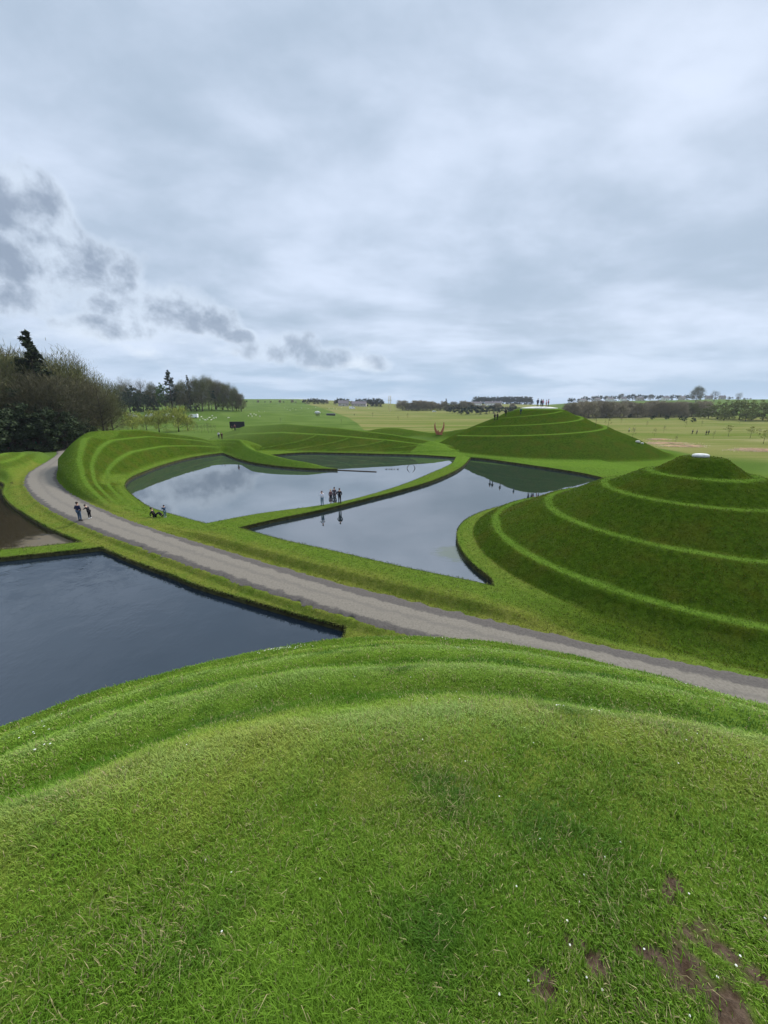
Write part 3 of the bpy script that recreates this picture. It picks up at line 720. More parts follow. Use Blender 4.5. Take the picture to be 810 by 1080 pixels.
# turf hanging over the lip of every bank
fb, fd = [], []
for Pp in (P0, P1, P2, P3):
    a = np.sum(Pp[:, 0] * np.roll(Pp[:, 1], -1) - np.roll(Pp[:, 0], -1) * Pp[:, 1]); m = 16000
    m_ = np.hypot(Pp[:, 0], Pp[:, 1]) < 95; ids = np.where(m_)[0]
    i = ids[rng.integers(0, len(ids), m)]; j = (i + 1) % len(Pp); f = rng.uniform(0, 1, m)[:, None]; q = Pp[i] * (1 - f) + Pp[j] * f
    T_ = Pp[j] - Pp[i]; T_ /= np.linalg.norm(T_, axis=1)[:, None] + 1e-9; N_ = np.stack([T_[:, 1], -T_[:, 0]], 1) * (1 if a > 0 else -1)
    fb.append(np.c_[q + N_ * .03, np.full(m, BZ + .02)]); d = np.c_[-N_ * rng.uniform(.2, .9, m)[:, None], rng.uniform(-1.3, .5, m)] + rng.normal(size=(m, 3)) * .3; fd.append(d / np.linalg.norm(d, axis=1)[:, None])
FRINGE = (np.vstack(fb), np.vstack(fd))
# ------------------------------------------------------------------ placing by eye-line on the real terrain
_S = np.concatenate([np.linspace(12, 150, 900), np.linspace(150.3, 1600, 1600)])
def spot(x, y):
    v = 540 - y; r = x - 405; f = F * math.cos(P) + v * math.sin(P); u = -F * math.sin(P) + v * math.cos(P)
    X = r / f * _S; Y = _S; Z = H + u / f * _S
    T_ = hzs(X, Y); k = np.where(Z <= T_)[0]; i = k[0] if len(k) else len(_S) - 1
    return (float(X[i]), float(Y[i]), float(T_[i]))
def ground(x, Y):
    X = col_at(x, Y); return (X, Y, hz(X, Y))
def top_z(y, Y):
    v = 540 - y; f = F * math.cos(P) + v * math.sin(P); u = -F * math.sin(P) + v * math.cos(P)
    return H + u / f * Y

# ------------------------------------------------------------------ trees
def foliage_mat(name, c1, c2, var=.25, transl=.25, scale=.6):
    m = bpy.data.materials.new(name); m.use_nodes = True; t = NT(m); b = t.n['Principled BSDF']
    tc = t.new('ShaderNodeTexCoord').outputs['Object']; f = t.noise(tc, scale, 3, .6)
    oi = t.new('ShaderNodeObjectInfo').outputs['Random']
    c = t.mix(t.ramp(f, .35, .65), c1, c2)
    c = t.mix(t.math('MULTIPLY', oi, var * 2), c, tuple(q * .55 for q in c1))
    t.l.new(c, b.inputs['Base Color']); b.inputs['Roughness'].default_value = .8; b.inputs['Specular IOR Level'].default_value = .15
    return m
M_BARK = mat('bark', (.075, .06, .045), .95, .1, var=.4, vscale=2, bump=.03)
M_TWIG = foliage_mat('brown_twigs', (.105, .095, .052), (.19, .17, .092))
M_TWIGG = foliage_mat('budding_twigs', (.11, .115, .045), (.20, .195, .075))
M_TWIGP = foliage_mat('pinkish_twigs', (.25, .215, .14), (.36, .31, .20))
M_DARK = foliage_mat('dark_evergreen_leaves', (.030, .046, .020), (.065, .088, .035))
M_CON = foliage_mat('conifer_needles', (.022, .040, .024), (.045, .072, .040))
M_SPRING = foliage_mat('spring_leaves', (.060, .125, .020), (.10, .18, .03))
M_WILLOW = foliage_mat('willow_leaves', (.24, .27, .045), (.36, .37, .08))
M_OLIVE = foliage_mat('olive_leaves', (.12, .14, .035), (.19, .21, .055))
M_YEL = foliage_mat('yellow_green_leaves', (.26, .27, .06), (.34, .33, .09))

def limbs(mb, r, h, tr, nl, spread, crown0, lean=0.0, n=6):
    """tapered trunk and rising limbs; returns limb end points"""
    pts_ = []; x = y = 0
    for i in range(6):
        t_ = i / 5; pts_.append((x + lean * t_ * t_ * h * .1, y, h * .92 * t_)); x += r.gauss(0, .02) * h * .35; y += r.gauss(0, .02) * h * .35
    mb.tube(pts_, [tr * (1.35 if i == 0 else 1) * (1 - .17 * i) for i in range(6)], n)
    ends = []
    for k in range(nl):
        t_ = crown0 + (0.93 - crown0) * (k + r.random()) / nl; i = min(4, int(t_ * 5)); f = t_ * 5 - i
        a = Vector(pts_[i]).lerp(Vector(pts_[i + 1]), f); q = k * 2.4 + r.uniform(-.4, .4)
        L = spread * (1 - .55 * ((t_ - crown0) / (1 - crown0)) ** 1.4) * r.uniform(.75, 1.1); up = r.uniform(.35, .9) * L
        b = a + Vector((math.cos(q) * L * .5, math.sin(q) * L * .5, up * .35)); c = a + Vector((math.cos(q) * L, math.sin(q) * L, up))
        rr_ = tr * .42 * (1 - .5 * t_)
        mb.tube([a, b, c], [rr_, rr_ * .65, rr_ * .25], 4); ends.append(c); ends.append(b)
        for s_ in range(2):
            q2 = q + r.uniform(-1, 1); d = Vector((math.cos(q2), math.sin(q2), r.uniform(.4, 1.2))) * L * .45
            mb.tube([b, b + d], [rr_ * .5, rr_ * .15], 3); ends.append(b + d)
    ends.append(Vector(pts_[-1])); return ends

def strips(name, base, dirs, length, width, m, parent):
    """thin twig / leaf faces"""
    n = len(base); ax = rng.normal(size=(n, 3)); s = np.cross(dirs, ax); s /= np.linalg.norm(s, axis=1)[:, None] + 1e-9
    s *= (width / 2)[:, None]; tip = base + dirs * length[:, None]; midp = base + dirs * (length * .5)[:, None]
    v = np.stack([base - s * .35, midp - s, tip, midp + s], 1).reshape(-1, 3)
    return npmesh(name, v, np.arange(n * 4), np.full(n, 4), m, parent, smooth=False)

def bare_tree(name, seed, h, spread, m, ntw, crown0=.22, tr=None, tw=.05, tl=1.0, nl=22):
    r = random.Random(seed); root = empty(name); mb = MB(); ends = limbs(mb, r, h, tr or h * .022, nl, spread, crown0)
    mb.build('trunk', M_BARK, root, smooth=True)
    E_ = np.array([tuple(e) for e in ends]); k = rng.integers(0, len(E_), ntw)
    cen = E_[k] + rng.normal(size=(ntw, 3)) * np.array([spread * .17, spread * .17, h * .06])
    out = cen - np.array([0, 0, h * .42]); out /= np.linalg.norm(out, axis=1)[:, None]
    d = out * .8 + rng.normal(size=(ntw, 3)) * .42 + np.array([0, 0, .28]); d /= np.linalg.norm(d, axis=1)[:, None]
    strips('crown', cen, d, tl * rng.uniform(.5, 1.3, ntw), tw * rng.uniform(.6, 1.5, ntw), m, root)
    return root

def leafy_tree(name, seed, h, spread, m, ncl, nper, q=.45, crown0=.25, droop=0.0, flat=1.0, tr=None, cr=.20):
    r = random.Random(seed); root = empty(name); mb = MB(); ends = limbs(mb, r, h, tr or h * .02, 12, spread * .85, crown0)
    mb.build('trunk', M_BARK, root, smooth=True)
    E_ = np.array([tuple(e) for e in ends]); C_ = E_[rng.integers(0, len(E_), ncl)] + rng.normal(size=(ncl, 3)) * np.array([spread * .16, spread * .16, h * .07])
    cs = cr * spread * rng.uniform(.6, 1.3, ncl); k = rng.integers(0, ncl, ncl * nper); n = len(k)
    off = rng.normal(size=(n, 3)); off /= np.linalg.norm(off, axis=1)[:, None]; off *= (rng.uniform(.35, 1.05, n) * cs[k])[:, None]; off[:, 2] *= .75 * flat
    c = C_[k] + off; c[:, 2] -= droop * rng.uniform(0, 1, n) * h * .3; c[:, 2] = np.maximum(c[:, 2], .3)
    a = rng.normal(size=(n, 3)); a /= np.linalg.norm(a, axis=1)[:, None]; b = np.cross(a, rng.normal(size=(n, 3))); b /= np.linalg.norm(b, axis=1)[:, None]
    if droop: a = a * .4 + np.array([0, 0, -1.0]); a /= np.linalg.norm(a, axis=1)[:, None]
    s = (q * rng.uniform(.5, 1.3, n))[:, None]; A = a * s * (1.8 if droop else 1); B = b * s * (.35 if droop else .7)
    v = np.stack([c - A * .5, c + B * .5, c + A * .5, c - B * .5], 1).reshape(-1, 3)
    npmesh('crown', v, np.arange(n * 4), np.full(n, 4), m, root, smooth=False)
    return root

def conifer(name, seed, h, base_r, m, nw, ragged=.3, start=.12, power=1.0, q=.5, droop=.15, dens=26):
    r = random.Random(seed); root = empty(name); mb = MB(); mb.tube([(0, 0, 0), (0, 0, h * .5), (.05, 0, h)], [h * .018, h * .011, .04], 6)
    cs = []; 
    for i in range(nw):
        t_ = start + (1 - start) * (i + .5) / nw; R_ = base_r * (1 - ((t_ - start) / (1 - start)) ** power) + .25
        for k in range(r.randint(4, 6)):
            if r.random() < ragged * .5: continue
            a = r.uniform(0, 6.28); L = R_ * r.uniform(1 - ragged, 1.1); zt = h * t_; e = Vector((math.cos(a) * L, math.sin(a) * L, zt - droop * L + r.uniform(-.1, .1)))
            mb.tube([(0, 0, zt), e], [.05 + .006 * h * (1 - t_), .02], 3, cap=False)
            for s_ in range(dens):
                f = r.uniform(.25, 1.05); p = Vector((0, 0, zt)).lerp(e, f)
                cs.append((p.x + r.gauss(0, .16 * L * .6), p.y + r.gauss(0, .16 * L * .6), p.z + r.gauss(0, .10 * L + .1) - .1))
    mb.build('trunk', M_BARK, root, smooth=True)
    c = np.array(cs); n = len(c); a = rng.normal(size=(n, 3)); a[:, 2] *= .45; a /= np.linalg.norm(a, axis=1)[:, None]; b = np.cross(a, rng.normal(size=(n, 3)) * .4 + np.array([0, 0, 1])); b /= np.linalg.norm(b, axis=1)[:, None] + 1e-6
    s = (q * rng.uniform(.5, 1.3, n))[:, None]
    v = np.stack([c - a * s * .6, c + b * s * .3, c + a * s * .6, c - b * s * .3], 1).reshape(-1, 3)
    npmesh('crown', v, np.arange(n * 4), np.full(n, 4), m, root, smooth=False)
    return root

o = strips('grass', FRINGE[0], FRINGE[1], rng.uniform(.06, .20, len(FRINGE[0])), rng.uniform(.015, .04, len(FRINGE[0])), foliage_mat('bank_grass', (.05, .09, .010), (.13, .14, .03)), None); tag(o, 'uncut grass hanging over the dark pond banks', 'grass', kind='stuff')
protos = {}
def proto(key, fn):
    protos[key] = [fn, None, 0, 0]
proto('bareA', lambda: bare_tree('bare_tree', 1, 20, 7.5, M_TWIG, 11000, tw=.085, tl=1.5, nl=34, crown0=.12)); proto('bareB', lambda: bare_tree('bare_tree', 2, 20, 7.0, M_TWIGG, 11000, tw=.085, tl=1.5, nl=34, crown0=.12))
proto('thin', lambda: bare_tree('bare_tree', 3, 20, 6.5, M_TWIG, 3400, crown0=.22, tw=.055, tl=1.6))
proto('dark', lambda: leafy_tree('evergreen_tree', 4, 10, 5.0, M_DARK, 60, 110, q=.5, crown0=.05))
proto('cedar', lambda: conifer('cedar_tree', 5, 27, 6.5, M_DARK, 17, ragged=.55, start=.22, power=1.5, q=1.1, droop=-.05, dens=40))
proto('spire', lambda: conifer('spruce_tree', 6, 20, 4.2, M_CON, 20, ragged=.25, start=.06, q=.8, droop=.25, dens=14))
proto('spring', lambda: leafy_tree('spring_tree', 7, 14, 5.5, M_SPRING, 50, 70, q=.5, crown0=.15))
proto('willow', lambda: leafy_tree('willow_tree', 8, 8, 4.6, M_WILLOW, 60, 60, q=.36, crown0=.16, droop=.5))
proto('olive', lambda: leafy_tree('broadleaf_tree', 9, 14, 6.5, M_OLIVE, 60, 60, q=.6, crown0=.05))
proto('pine', lambda: leafy_tree('pine_tree', 10, 14, 5.0, M_CON, 34, 50, q=.9, crown0=.4, flat=.6))
proto('hedge', lambda: bare_tree('bare_tree', 11, 10, 4.4, M_TWIGP, 5200, crown0=.04, tw=.15, tl=1.3, nl=22))
proto('sapling', lambda: bare_tree('sapling', 12, 4, .7, M_TWIG, 160, crown0=.3, tw=.03, tl=.5, nl=8, tr=.035))
proto('yellow', lambda: leafy_tree('young_tree', 13, 4, 1.5, M_YEL, 22, 22, q=.20, crown0=.3, tr=.05))
proto('shrub', lambda: leafy_tree('shrub', 14, 4, 3.2, M_CON, 24, 50, q=.5, crown0=.03, tr=.06))
HT = dict(bareA=20, bareB=20, thin=20, dark=10, cedar=27, spire=20, spring=14, willow=8, olive=14, pine=14, hedge=10, sapling=4, yellow=4, shrub=4)
def plant(key, x, Y, ytop, label, group, cat='tree', wide=1.0, h=None, loc=None):
    p = protos[key]
    if p[1] is None: p[1] = p[0](); o = p[1]
    else: o = copy_tree(p[1])
    X, Y_, z_ = loc or ground(x, Y)
    hh = h if h else top_z(ytop, Y_) - z_
    s = hh / (HT[key] * (1.0 if key in ('cedar', 'spire') else 1.06)); o.location = (X, Y_, z_ - .08)
    o.scale = (s * wide, s * wide, s); o.rotation_euler = (0, 0, random.uniform(0, 6.28))
    tag(o, label, cat, group); return o

# near wood on the left
G1 = 'trees of the near wood on the left'
for x, Y, yt, k in ((-34, 96, 352, 'bareA'), (-12, 104, 360, 'bareA'), (14, 96, 368, 'bareB'), (2, 112, 366, 'bareA'), (30, 108, 372, 'bareB'), (62, 104, 374, 'bareB'), (52, 96, 392, 'bareA'), (78, 112, 384, 'bareB'), (80, 104, 398, 'bareA'), (96, 118, 396, 'bareB'), (-60, 100, 350, 'bareB'), (-52, 84, 356, 'bareA'), (110, 128, 404, 'bareB'), (33, 94, 400, 'bareA'), (4, 92, 395, 'bareB')):
    plant(k, x, Y, yt, {'bareA': 'bare grey-brown tree in the near wood at the left edge', 'bareB': 'olive-brown budding tree in the near wood at the left edge'}[k], G1, wide=1.0)
plant('cedar', 46, 98, 348, 'tall dark ragged cedar rising above the near wood on the left', None, wide=1.0)
for x, Y, yt in ((84, 122, 380), (72, 110, 372)):
    plant('thin', x, Y, yt, 'thin leafless tree standing clear beside the dark cedar', 'thin trees by the cedar')
for x, Y, yt, w_ in ((-40, 90, 420, 1.2), (-14, 88, 424, 1.2), (8, 93, 424, 1.1), (28, 95, 428, 1.2), (46, 97, 432, 1.1), (64, 99, 434, 1.1), (80, 104, 440, 1.0), (20, 100, 412, 1.1), (60, 106, 418, 1.2), (-4, 99, 412, 1.2), (92, 110, 448, .9), (40, 102, 408, 1.1)):
    plant('dark', x, Y - 5, yt, 'dark evergreen shrub at the foot of the near wood', 'dark evergreens under the near wood', 'shrub', wide=w_)
plant('thin', 106, 105, 400, 'slender grey bare tree at the right end of the near wood', None, wide=.8)
plant('bareB', 116, 108, 416, 'loose olive tree at the right end of the near wood beside the willows', None, wide=.7)
# willows
for i, (x, Y, yt, l) in enumerate(((137, 150, 432, 'round yellow-green willow nearest the near wood, leftmost of the willows'), (165, 156, 430, 'broad yellow-green willow standing second from the left'), (186, 160, 426, 'tallest yellow-green willow at the right of the clump'), (196, 168, 436, 'small yellow-green willow at the right end of the clump'), (152, 170, 436, 'pale willow standing behind the gap in the willow clump'))):
    plant('willow', x, Y, yt, l, 'willows beyond the crescent bank', wide=1.1)
# far wood at left centre
G2 = 'trees of the far wood left of centre'
fw = [(120, 402, 'thin'), (126, 410, 'spring'), (133, 404, 'bareB'), (138, 398, 'thin'), (146, 408, 'dark'), (152, 400, 'thin'), (158, 412, 'bareA'), (163, 404, 'bareB'), (172, 408, 'spring'), (176, 404, 'spring'), (190, 405, 'bareA'), (196, 402, 'bareB'), (208, 400, 'bareA'), (214, 398, 'bareB'), (221, 397, 'bareB'), (229, 399, 'thin'), (228, 402, 'bareB'), (235, 402, 'bareA'), (241, 404, 'bareB'), (246, 406, 'thin'), (250, 409, 'bareB'), (255, 415, 'bareA'), (211, 412, 'pine'), (224, 410, 'pine'), (142, 412, 'dark'), (150, 414, 'dark'), (160, 416, 'dark'), (168, 414, 'dark'), (186, 412, 'dark'), (198, 412, 'dark'), (206, 414, 'dark'), (236, 414, 'olive'), (246, 414, 'olive'), (252, 418, 'olive'), (130, 414, 'dark'), (122, 416, 'dark'), (180, 415, 'bareA')]
names_ = {'thin': 'leafless open-crowned tree of the far wood left of centre', 'spring': 'fresh green tree in the far wood left of centre', 'bareB': 'olive-brown tree of the far wood left of centre', 'bareA': 'grey-brown bare tree of the far wood left of centre', 'dark': 'dark evergreen at the foot of the far wood left of centre', 'pine': 'dark pine with a bare stem in the far wood', 'olive': 'olive green tree at the right end of the far wood'}
for i, (x, yt, k) in enumerate(fw): plant(k, x, 300 + (i * 37 % 40), yt, names_[k], G2, wide=.72 if k in ('bareA', 'bareB', 'spring') else .8)
plant('cedar', 183, 300, 390, 'tiered dark cedar at the middle of the far wood', None, wide=1.0)
plant('spire', 202, 305, 395, 'narrow dark spruce right of the tiered cedar in the far wood', None, wide=.9)
# far hedgerow and woods along the horizon, centre
for i in range(22):
    x = 262 + i * 6.5 + random.uniform(-2, 2); plant('hedge' if i % 3 else 'dark', x, 720, 423.0 - random.uniform(-1, 1.5), 'small bare hedgerow tree on the skyline left of the farm roofs', 'skyline hedgerow trees', wide=1.1)
for x in (322, 327, 331, 336, 341, 358, 362, 366, 378, 383, 388, 393, 397, 401): plant('dark', x, 700, 420.2 + random.uniform(-.4, 1.0), 'dark tree beside the farm roofs on the skyline', 'dark trees by the farm', wide=1.3)
for i in range(34):
    x = 424 + i * 3.6 + random.uniform(-1, 1); k = ('hedge', 'olive', 'hedge', 'bareA')[i % 4]; plant(k, x, 560, 425.5 - random.uniform(-2.0, 2.4) + (2.2 if x > 500 else 0), 'mixed bare tree of the hedgerow across the centre', 'hedgerow trees across the centre', wide=random.uniform(1.0, 1.9))
for i in range(16): plant('spire' if i % 3 else 'shrub', 478 + i * 4.2 + random.uniform(-1.8, 1.8), 430 + random.uniform(-25, 25), 429.3 + random.uniform(-1.6, 1.8), 'small dark conifer in the planted row left of the far mound', 'planted conifers left of the far mound', wide=1.3)
for i in range(26): plant('dark', 499 + i * 2.4, 980, 418.4 + random.uniform(-.3, .8) + (3 if i in (0, 25) else 0), 'dark tree of the flat-topped wood left of the far mound', 'trees of the flat-topped wood', wide=1.2)
plant('spire', 470, 560, 420, 'pointed dark conifer standing up from the centre hedgerow', None, wide=1.3)
# right
for i in range(40):
    x = 598 + i * 3.8 + random.uniform(-1.2, 1.2); plant('hedge' if i % 7 else 'bareB', x, 330 + random.uniform(-14, 14), 427 - random.uniform(0, 3.0), 'pinkish brown bare tree in the belt beyond the right meadow', 'bare tree belt beyond the right meadow', wide=1.15)
for x, yt, Y in ((748, 427, 290), (758, 424, 280), (770, 422, 285), (781, 422, 270), (794, 422, 262), (806, 423, 262), (820, 424, 262), (740, 431, 300), (836, 424, 262), (765, 430, 265), (788, 430, 255), (812, 431, 250)):
    plant('olive', x, Y, yt, 'bushy olive green tree at the right end of the tree belt', 'olive trees at the right edge', wide=1.25)
for i, x in enumerate((586, 591, 596, 601, 606, 612)): plant('shrub', x, 330, 432.5 + (i % 3) * .8, 'dark shrub beside the far mound at the left end of the tree belt', 'dark shrubs beside the far mound', 'shrub', wide=.9)
for x, y in ((664, 441), (688, 443), (703, 443), (718, 444), (722, 445), (731, 446)): plant('shrub', 0, 0, 0, 'small dark conifer shrub out in the right meadow', 'dark shrubs in the right meadow', 'shrub', wide=.6, h=3.2, loc=spot(x, y))
for i in range(52):
    x = 597 + i * 3.75 + random.uniform(-1, 1); yt = np.interp(x, [597, 620, 660, 690, 740, 790], [421, 417.5, 415.5, 416.5, 417, 420]) + random.uniform(-1.0, 1.4)
    plant(('pine', 'dark', 'pine', 'bareA')[i % 4], x, 900, yt, 'dark tree of the wood along the right-hand hilltop', 'hilltop wood on the right', wide=1.1)
plant('bareB', 731, 640, 407.5, 'broad bare oak standing above the hilltop wood, largest of the three', 'bare oaks above the hilltop wood', wide=1.1)
plant('thin', 750, 660, 412, 'bare oak just right of the largest one above the hilltop wood', 'bare oaks above the hilltop wood', wide=1.2)
plant('thin', 775, 700, 414, 'smallest bare oak towards the right end of the hilltop wood', 'bare oaks above the hilltop wood', wide=1.2)
# saplings in the meadow
for x, y, h_ in ((393, 440, 4.5), (430, 441, 4.2), (440, 436, 4), (420, 444, 3.5), (360, 447, 3.0), (296, 446, 3), (352, 441, 3.5), (482, 438, 4), (505, 440, 3.5), (628, 449, 4), (641, 452, 3.5), (700, 456, 3), (712, 468, 2.6), (655, 446, 3.5), (682, 450, 3), (752, 462, 2.6), (690, 460, 3), (740, 449, 3), (780, 447, 3), (667, 462, 2.6), (723, 450, 3.2), (800, 460, 3)):
    plant('sapling', 0, 0, 0, 'thin bare sapling planted in the meadow', 'saplings in the meadow', 'sapling', h=h_, loc=spot(x, y))
for x, y, l in ((768, 460, 'left one of the yellowish young trees in the right meadow'), (791, 462, 'yellowish young tree between two others near the right edge of the meadow'), (805, 468, 'yellowish young tree nearest the right edge of the photo')):
    plant('yellow', 0, 0, 0, l, 'yellow young trees in the right meadow', 'young tree', h=4.2, loc=spot(x, y))
for x, y in ((205, 457), (209, 456), (213, 457), (216, 455), (220, 457), (223, 456), (227, 457), (207, 454), (219, 454)):
    plant('sapling', 0, 0, 0, 'slim young tree in the planted strip beyond the crescent bank', 'young trees beyond the crescent bank', 'sapling', h=3.6, loc=spot(x, y))

# ------------------------------------------------------------------ people and animals: skin-modifier figures, baked to plain meshes
BAKE = []
def skinned(name, verts, edges, radii, m, parent=None, root=0, sub=1):
    me = bpy.data.meshes.new(name); me.from_pydata([tuple(v) for v in verts], edges, []); me.materials.append(m)
    o = bpy.data.objects.new(name, me); COL.objects.link(o)
    if parent: o.parent = parent
    sk = o.modifiers.new('skin', 'SKIN'); sk.use_smooth_shade = True
    if not me.skin_vertices: me.skin_vertices.new()
    for i, r_ in enumerate(radii):
        d = me.skin_vertices[0].data[i]; d.radius = (r_, r_) if not isinstance(r_, tuple) else r_; d.use_root = (i == root)
    if sub: sb = o.modifiers.new('sub', 'SUBSURF'); sb.levels = sub; sb.render_levels = sub
    BAKE.append(o); return o

SKIN = mat('skin', (.42, .25, .18), .6, .3)
CM = {}
def cloth(c):
    c = tuple(c)
    if c not in CM: CM[c] = mat('cloth', c, .85, .15, var=.2, vscale=14)
    return CM[c]

def figure(loc, face, h=1.7, top=(.02, .02, .03), legs=(.03, .03, .04), hairc=(.03, .02, .015), shoes=(.03, .03, .03), pose='stand', arms='down', label='', group=None, long_coat=False, cat='person'):
    k = h / 1.72; J = {}
    def V_(x, y, z): return Vector((x * k, y * k, z * k))
    # x = figure's right, y = forward, z up
    J['pel'] = V_(0, 0, .93); J['sp'] = V_(0, .01, 1.12); J['ch'] = V_(0, 0, 1.32); J['nk'] = V_(0, .0, 1.47); J['hb'] = V_(0, .02, 1.57); J['ht'] = V_(0, .03, 1.66)
    for s, n_ in ((-1, 'l'), (1, 'r')):
        J['hip' + n_] = V_(.09 * s, 0, .90); J['kn' + n_] = V_(.10 * s, .02, .50); J['an' + n_] = V_(.11 * s, -.01, .09); J['to' + n_] = V_(.13 * s, .14, .04)
        J['sh' + n_] = V_(.17 * s, 0, 1.40); J['el' + n_] = V_(.24 * s, -.02, 1.13); J['wr' + n_] = V_(.23 * s, .07, .90); J['ha' + n_] = V_(.22 * s, .10, .81)
    if pose == 'walk':
        J['knl'] = V_(-.10, .17, .52); J['anl'] = V_(-.10, .26, .12); J['tol'] = V_(-.11, .40, .08); J['knr'] = V_(.10, -.02, .50); J['anr'] = V_(.10, -.26, .12); J['tor'] = V_(.11, -.13, .04)
        J['wrl'] = V_(-.24, -.14, .92); J['hal'] = V_(-.24, -.17, .83); J['wrr'] = V_(.24, .18, .94); J['har'] = V_(.24, .24, .86)
    if pose == 'sit':
        dz = V_(0, 0, -.80)
        for q in list(J): J[q] = J[q] + dz
        for q in ('ch', 'nk', 'hb', 'ht', 'shl', 'shr', 'sp'): J[q] = J[q] + V_(0, -.36 * (J[q].z / k - .1) * .9, -.03 * (J[q].z / k))
        for s, n_ in ((-1, 'l'), (1, 'r')):
            J['kn' + n_] = V_(.15 * s, .36, .40); J['an' + n_] = V_(.17 * s, .62, .09); J['to' + n_] = V_(.20 * s, .75, .05)
            J['el' + n_] = V_(.28 * s, -.30, .36); J['wr' + n_] = V_(.27 * s, -.26, .12); J['ha' + n_] = V_(.28 * s, -.20, .05)
    if pose == 'bend':
        for q, dy, dz in (('sp', .03, -.02), ('ch', .14, -.07), ('nk', .22, -.10), ('hb', .30, -.14), ('ht', .37, -.10), ('shl', .17, -.09), ('shr', .17, -.09)): J[q] = J[q] + V_(0, dy, dz)
        for s, n_ in ((-1, 'l'), (1, 'r')): J['el' + n_] = V_(.20 * s, .38, 1.16); J['wr' + n_] = V_(.12 * s, .58, 1.14); J['ha' + n_] = V_(.10 * s, .66, 1.13)
    if arms == 'phone':
        J['elr'] = V_(.26, .14, 1.20); J['wrr'] = V_(.12, .28, 1.44); J['har'] = V_(.09, .30, 1.52); J['ell'] = V_(-.26, .12, 1.20); J['wrl'] = V_(-.10, .28, 1.42); J['hal'] = V_(-.07, .31, 1.50)
    if arms == 'hip':
        J['elr'] = V_(.34, -.05, 1.16); J['wrr'] = V_(.20, .05, 1.00); J['har'] = V_(.14, .06, .98)
    if arms == 'pockets':
        for s, n_ in ((-1, 'l'), (1, 'r')): J['el' + n_] = V_(.30 * s, -.04, 1.15); J['wr' + n_] = V_(.19 * s, .09, 1.00); J['ha' + n_] = V_(.14 * s, .12, .94)
    if arms == 'reach':
        J['ell'] = V_(-.36, .05, 1.26); J['wrl'] = V_(-.56, .08, 1.26); J['hal'] = V_(-.65, .08, 1.25)
    order = ['pel', 'sp', 'ch', 'nk', 'hb', 'ht', 'hipl', 'knl', 'anl', 'tol', 'hipr', 'knr', 'anr', 'tor', 'shl', 'ell', 'wrl', 'hal', 'shr', 'elr', 'wrr', 'har']
    ed = [('pel', 'sp'), ('sp', 'ch'), ('ch', 'nk'), ('nk', 'hb'), ('hb', 'ht'), ('pel', 'hipl'), ('hipl', 'knl'), ('knl', 'anl'), ('anl', 'tol'), ('pel', 'hipr'), ('hipr', 'knr'), ('knr', 'anr'), ('anr', 'tor'),
          ('ch', 'shl'), ('shl', 'ell'), ('ell', 'wrl'), ('wrl', 'hal'), ('ch', 'shr'), ('shr', 'elr'), ('elr', 'wrr'), ('wrr', 'har')]
    rad = dict(pel=.13, sp=.115, ch=.13, nk=.055, hb=.095, ht=.085, hipl=.09, knl=.058, anl=.04, tol=.035, hipr=.09, knr=.058, anr=.04, tor=.035, shl=.06, ell=.042, wrl=.028, hal=.035, shr=.06, elr=.042, wrr=.028, har=.035)
    ix = {n_: i for i, n_ in enumerate(order)}
    vs = [J[n_] for n_ in order]; es = [(ix[a], ix[b]) for a, b in ed]
    # fingers as short chains from each palm, nose on the face
    rd = [rad[n_] * k for n_ in order]
    for s, n_ in ((-1, 'l'), (1, 'r')):
        hv = J['ha' + n_]; d = (hv - J['wr' + n_]).normalized(); sd_ = Vector((0, 1, 0)) if abs(d.y) < .8 else Vector((0, 0, 1))
        for f_ in range(4):
            vs.append(hv + d * .07 * k + sd_ * (f_ - 1.5) * .022 * k); rd.append(.009 * k); es.append((ix['ha' + n_], len(vs) - 1))
        vs.append(hv + d * .01 * k + sd_ * .06 * k); rd.append(.011 * k); es.append((ix['ha' + n_], len(vs) - 1))
    vs.append(J['hb'] + V_(0, .115, .01)); rd.append(.016 * k); es.append((ix['hb'], len(vs) - 1))
    body = skinned('person', vs, es, rd, SKIN, sub=1)
    def sub_(name, keys, extra, m):
        kk = [q for q in order if q in keys]; id_ = {q: i for i, q in enumerate(kk)}
        return skinned(name, [J[q] for q in kk], [(id_[a], id_[b]) for a, b in ed if a in id_ and b in id_], [(rad[q] + extra.get(q, .018)) * k for q in kk], m, body, root=0)
    sub_('jacket', ('pel', 'sp', 'ch', 'shl', 'ell', 'wrl', 'shr', 'elr', 'wrr') + (('hipl', 'hipr') if long_coat else ()), dict(pel=.028, sp=.035, ch=.035, wrl=.016, wrr=.016), cloth(top))
    sub_('trousers', ('pel', 'hipl', 'knl', 'anl', 'hipr', 'knr', 'anr'), dict(pel=.012), cloth(legs))
    mb = MB(); c = J['ht'] + V_(0, -.028, .022); mb.blob(c, (.102 * k, .112 * k, .10 * k), 12, .03, 3); mb.build('hair', cloth(hairc), body, True)
    for n_ in 'lr':
        a, b = J['an' + n_], J['to' + n_]; mid_ = (a + b) / 2; mb = MB(); d = b - a; mb.tube([a - d * .3 + Vector((0, 0, -.03 * k)), mid_ + Vector((0, 0, -.01 * k)), b + d * .12], [.05 * k, .055 * k, .038 * k], 8); mb.build('shoe', cloth(shoes), body, True)
    for n_ in 'lr':
        mb = MB(); mb.blob(J['hb'] + V_(-.034 if n_ == 'l' else .034, .088, .035), (.011 * k, .008 * k, .009 * k), 6); mb.build('eye', cloth((.02, .02, .02)), body, True)
    body.location = loc; body.rotation_euler = (0, 0, face)
    tag(body, label, cat, group); return body

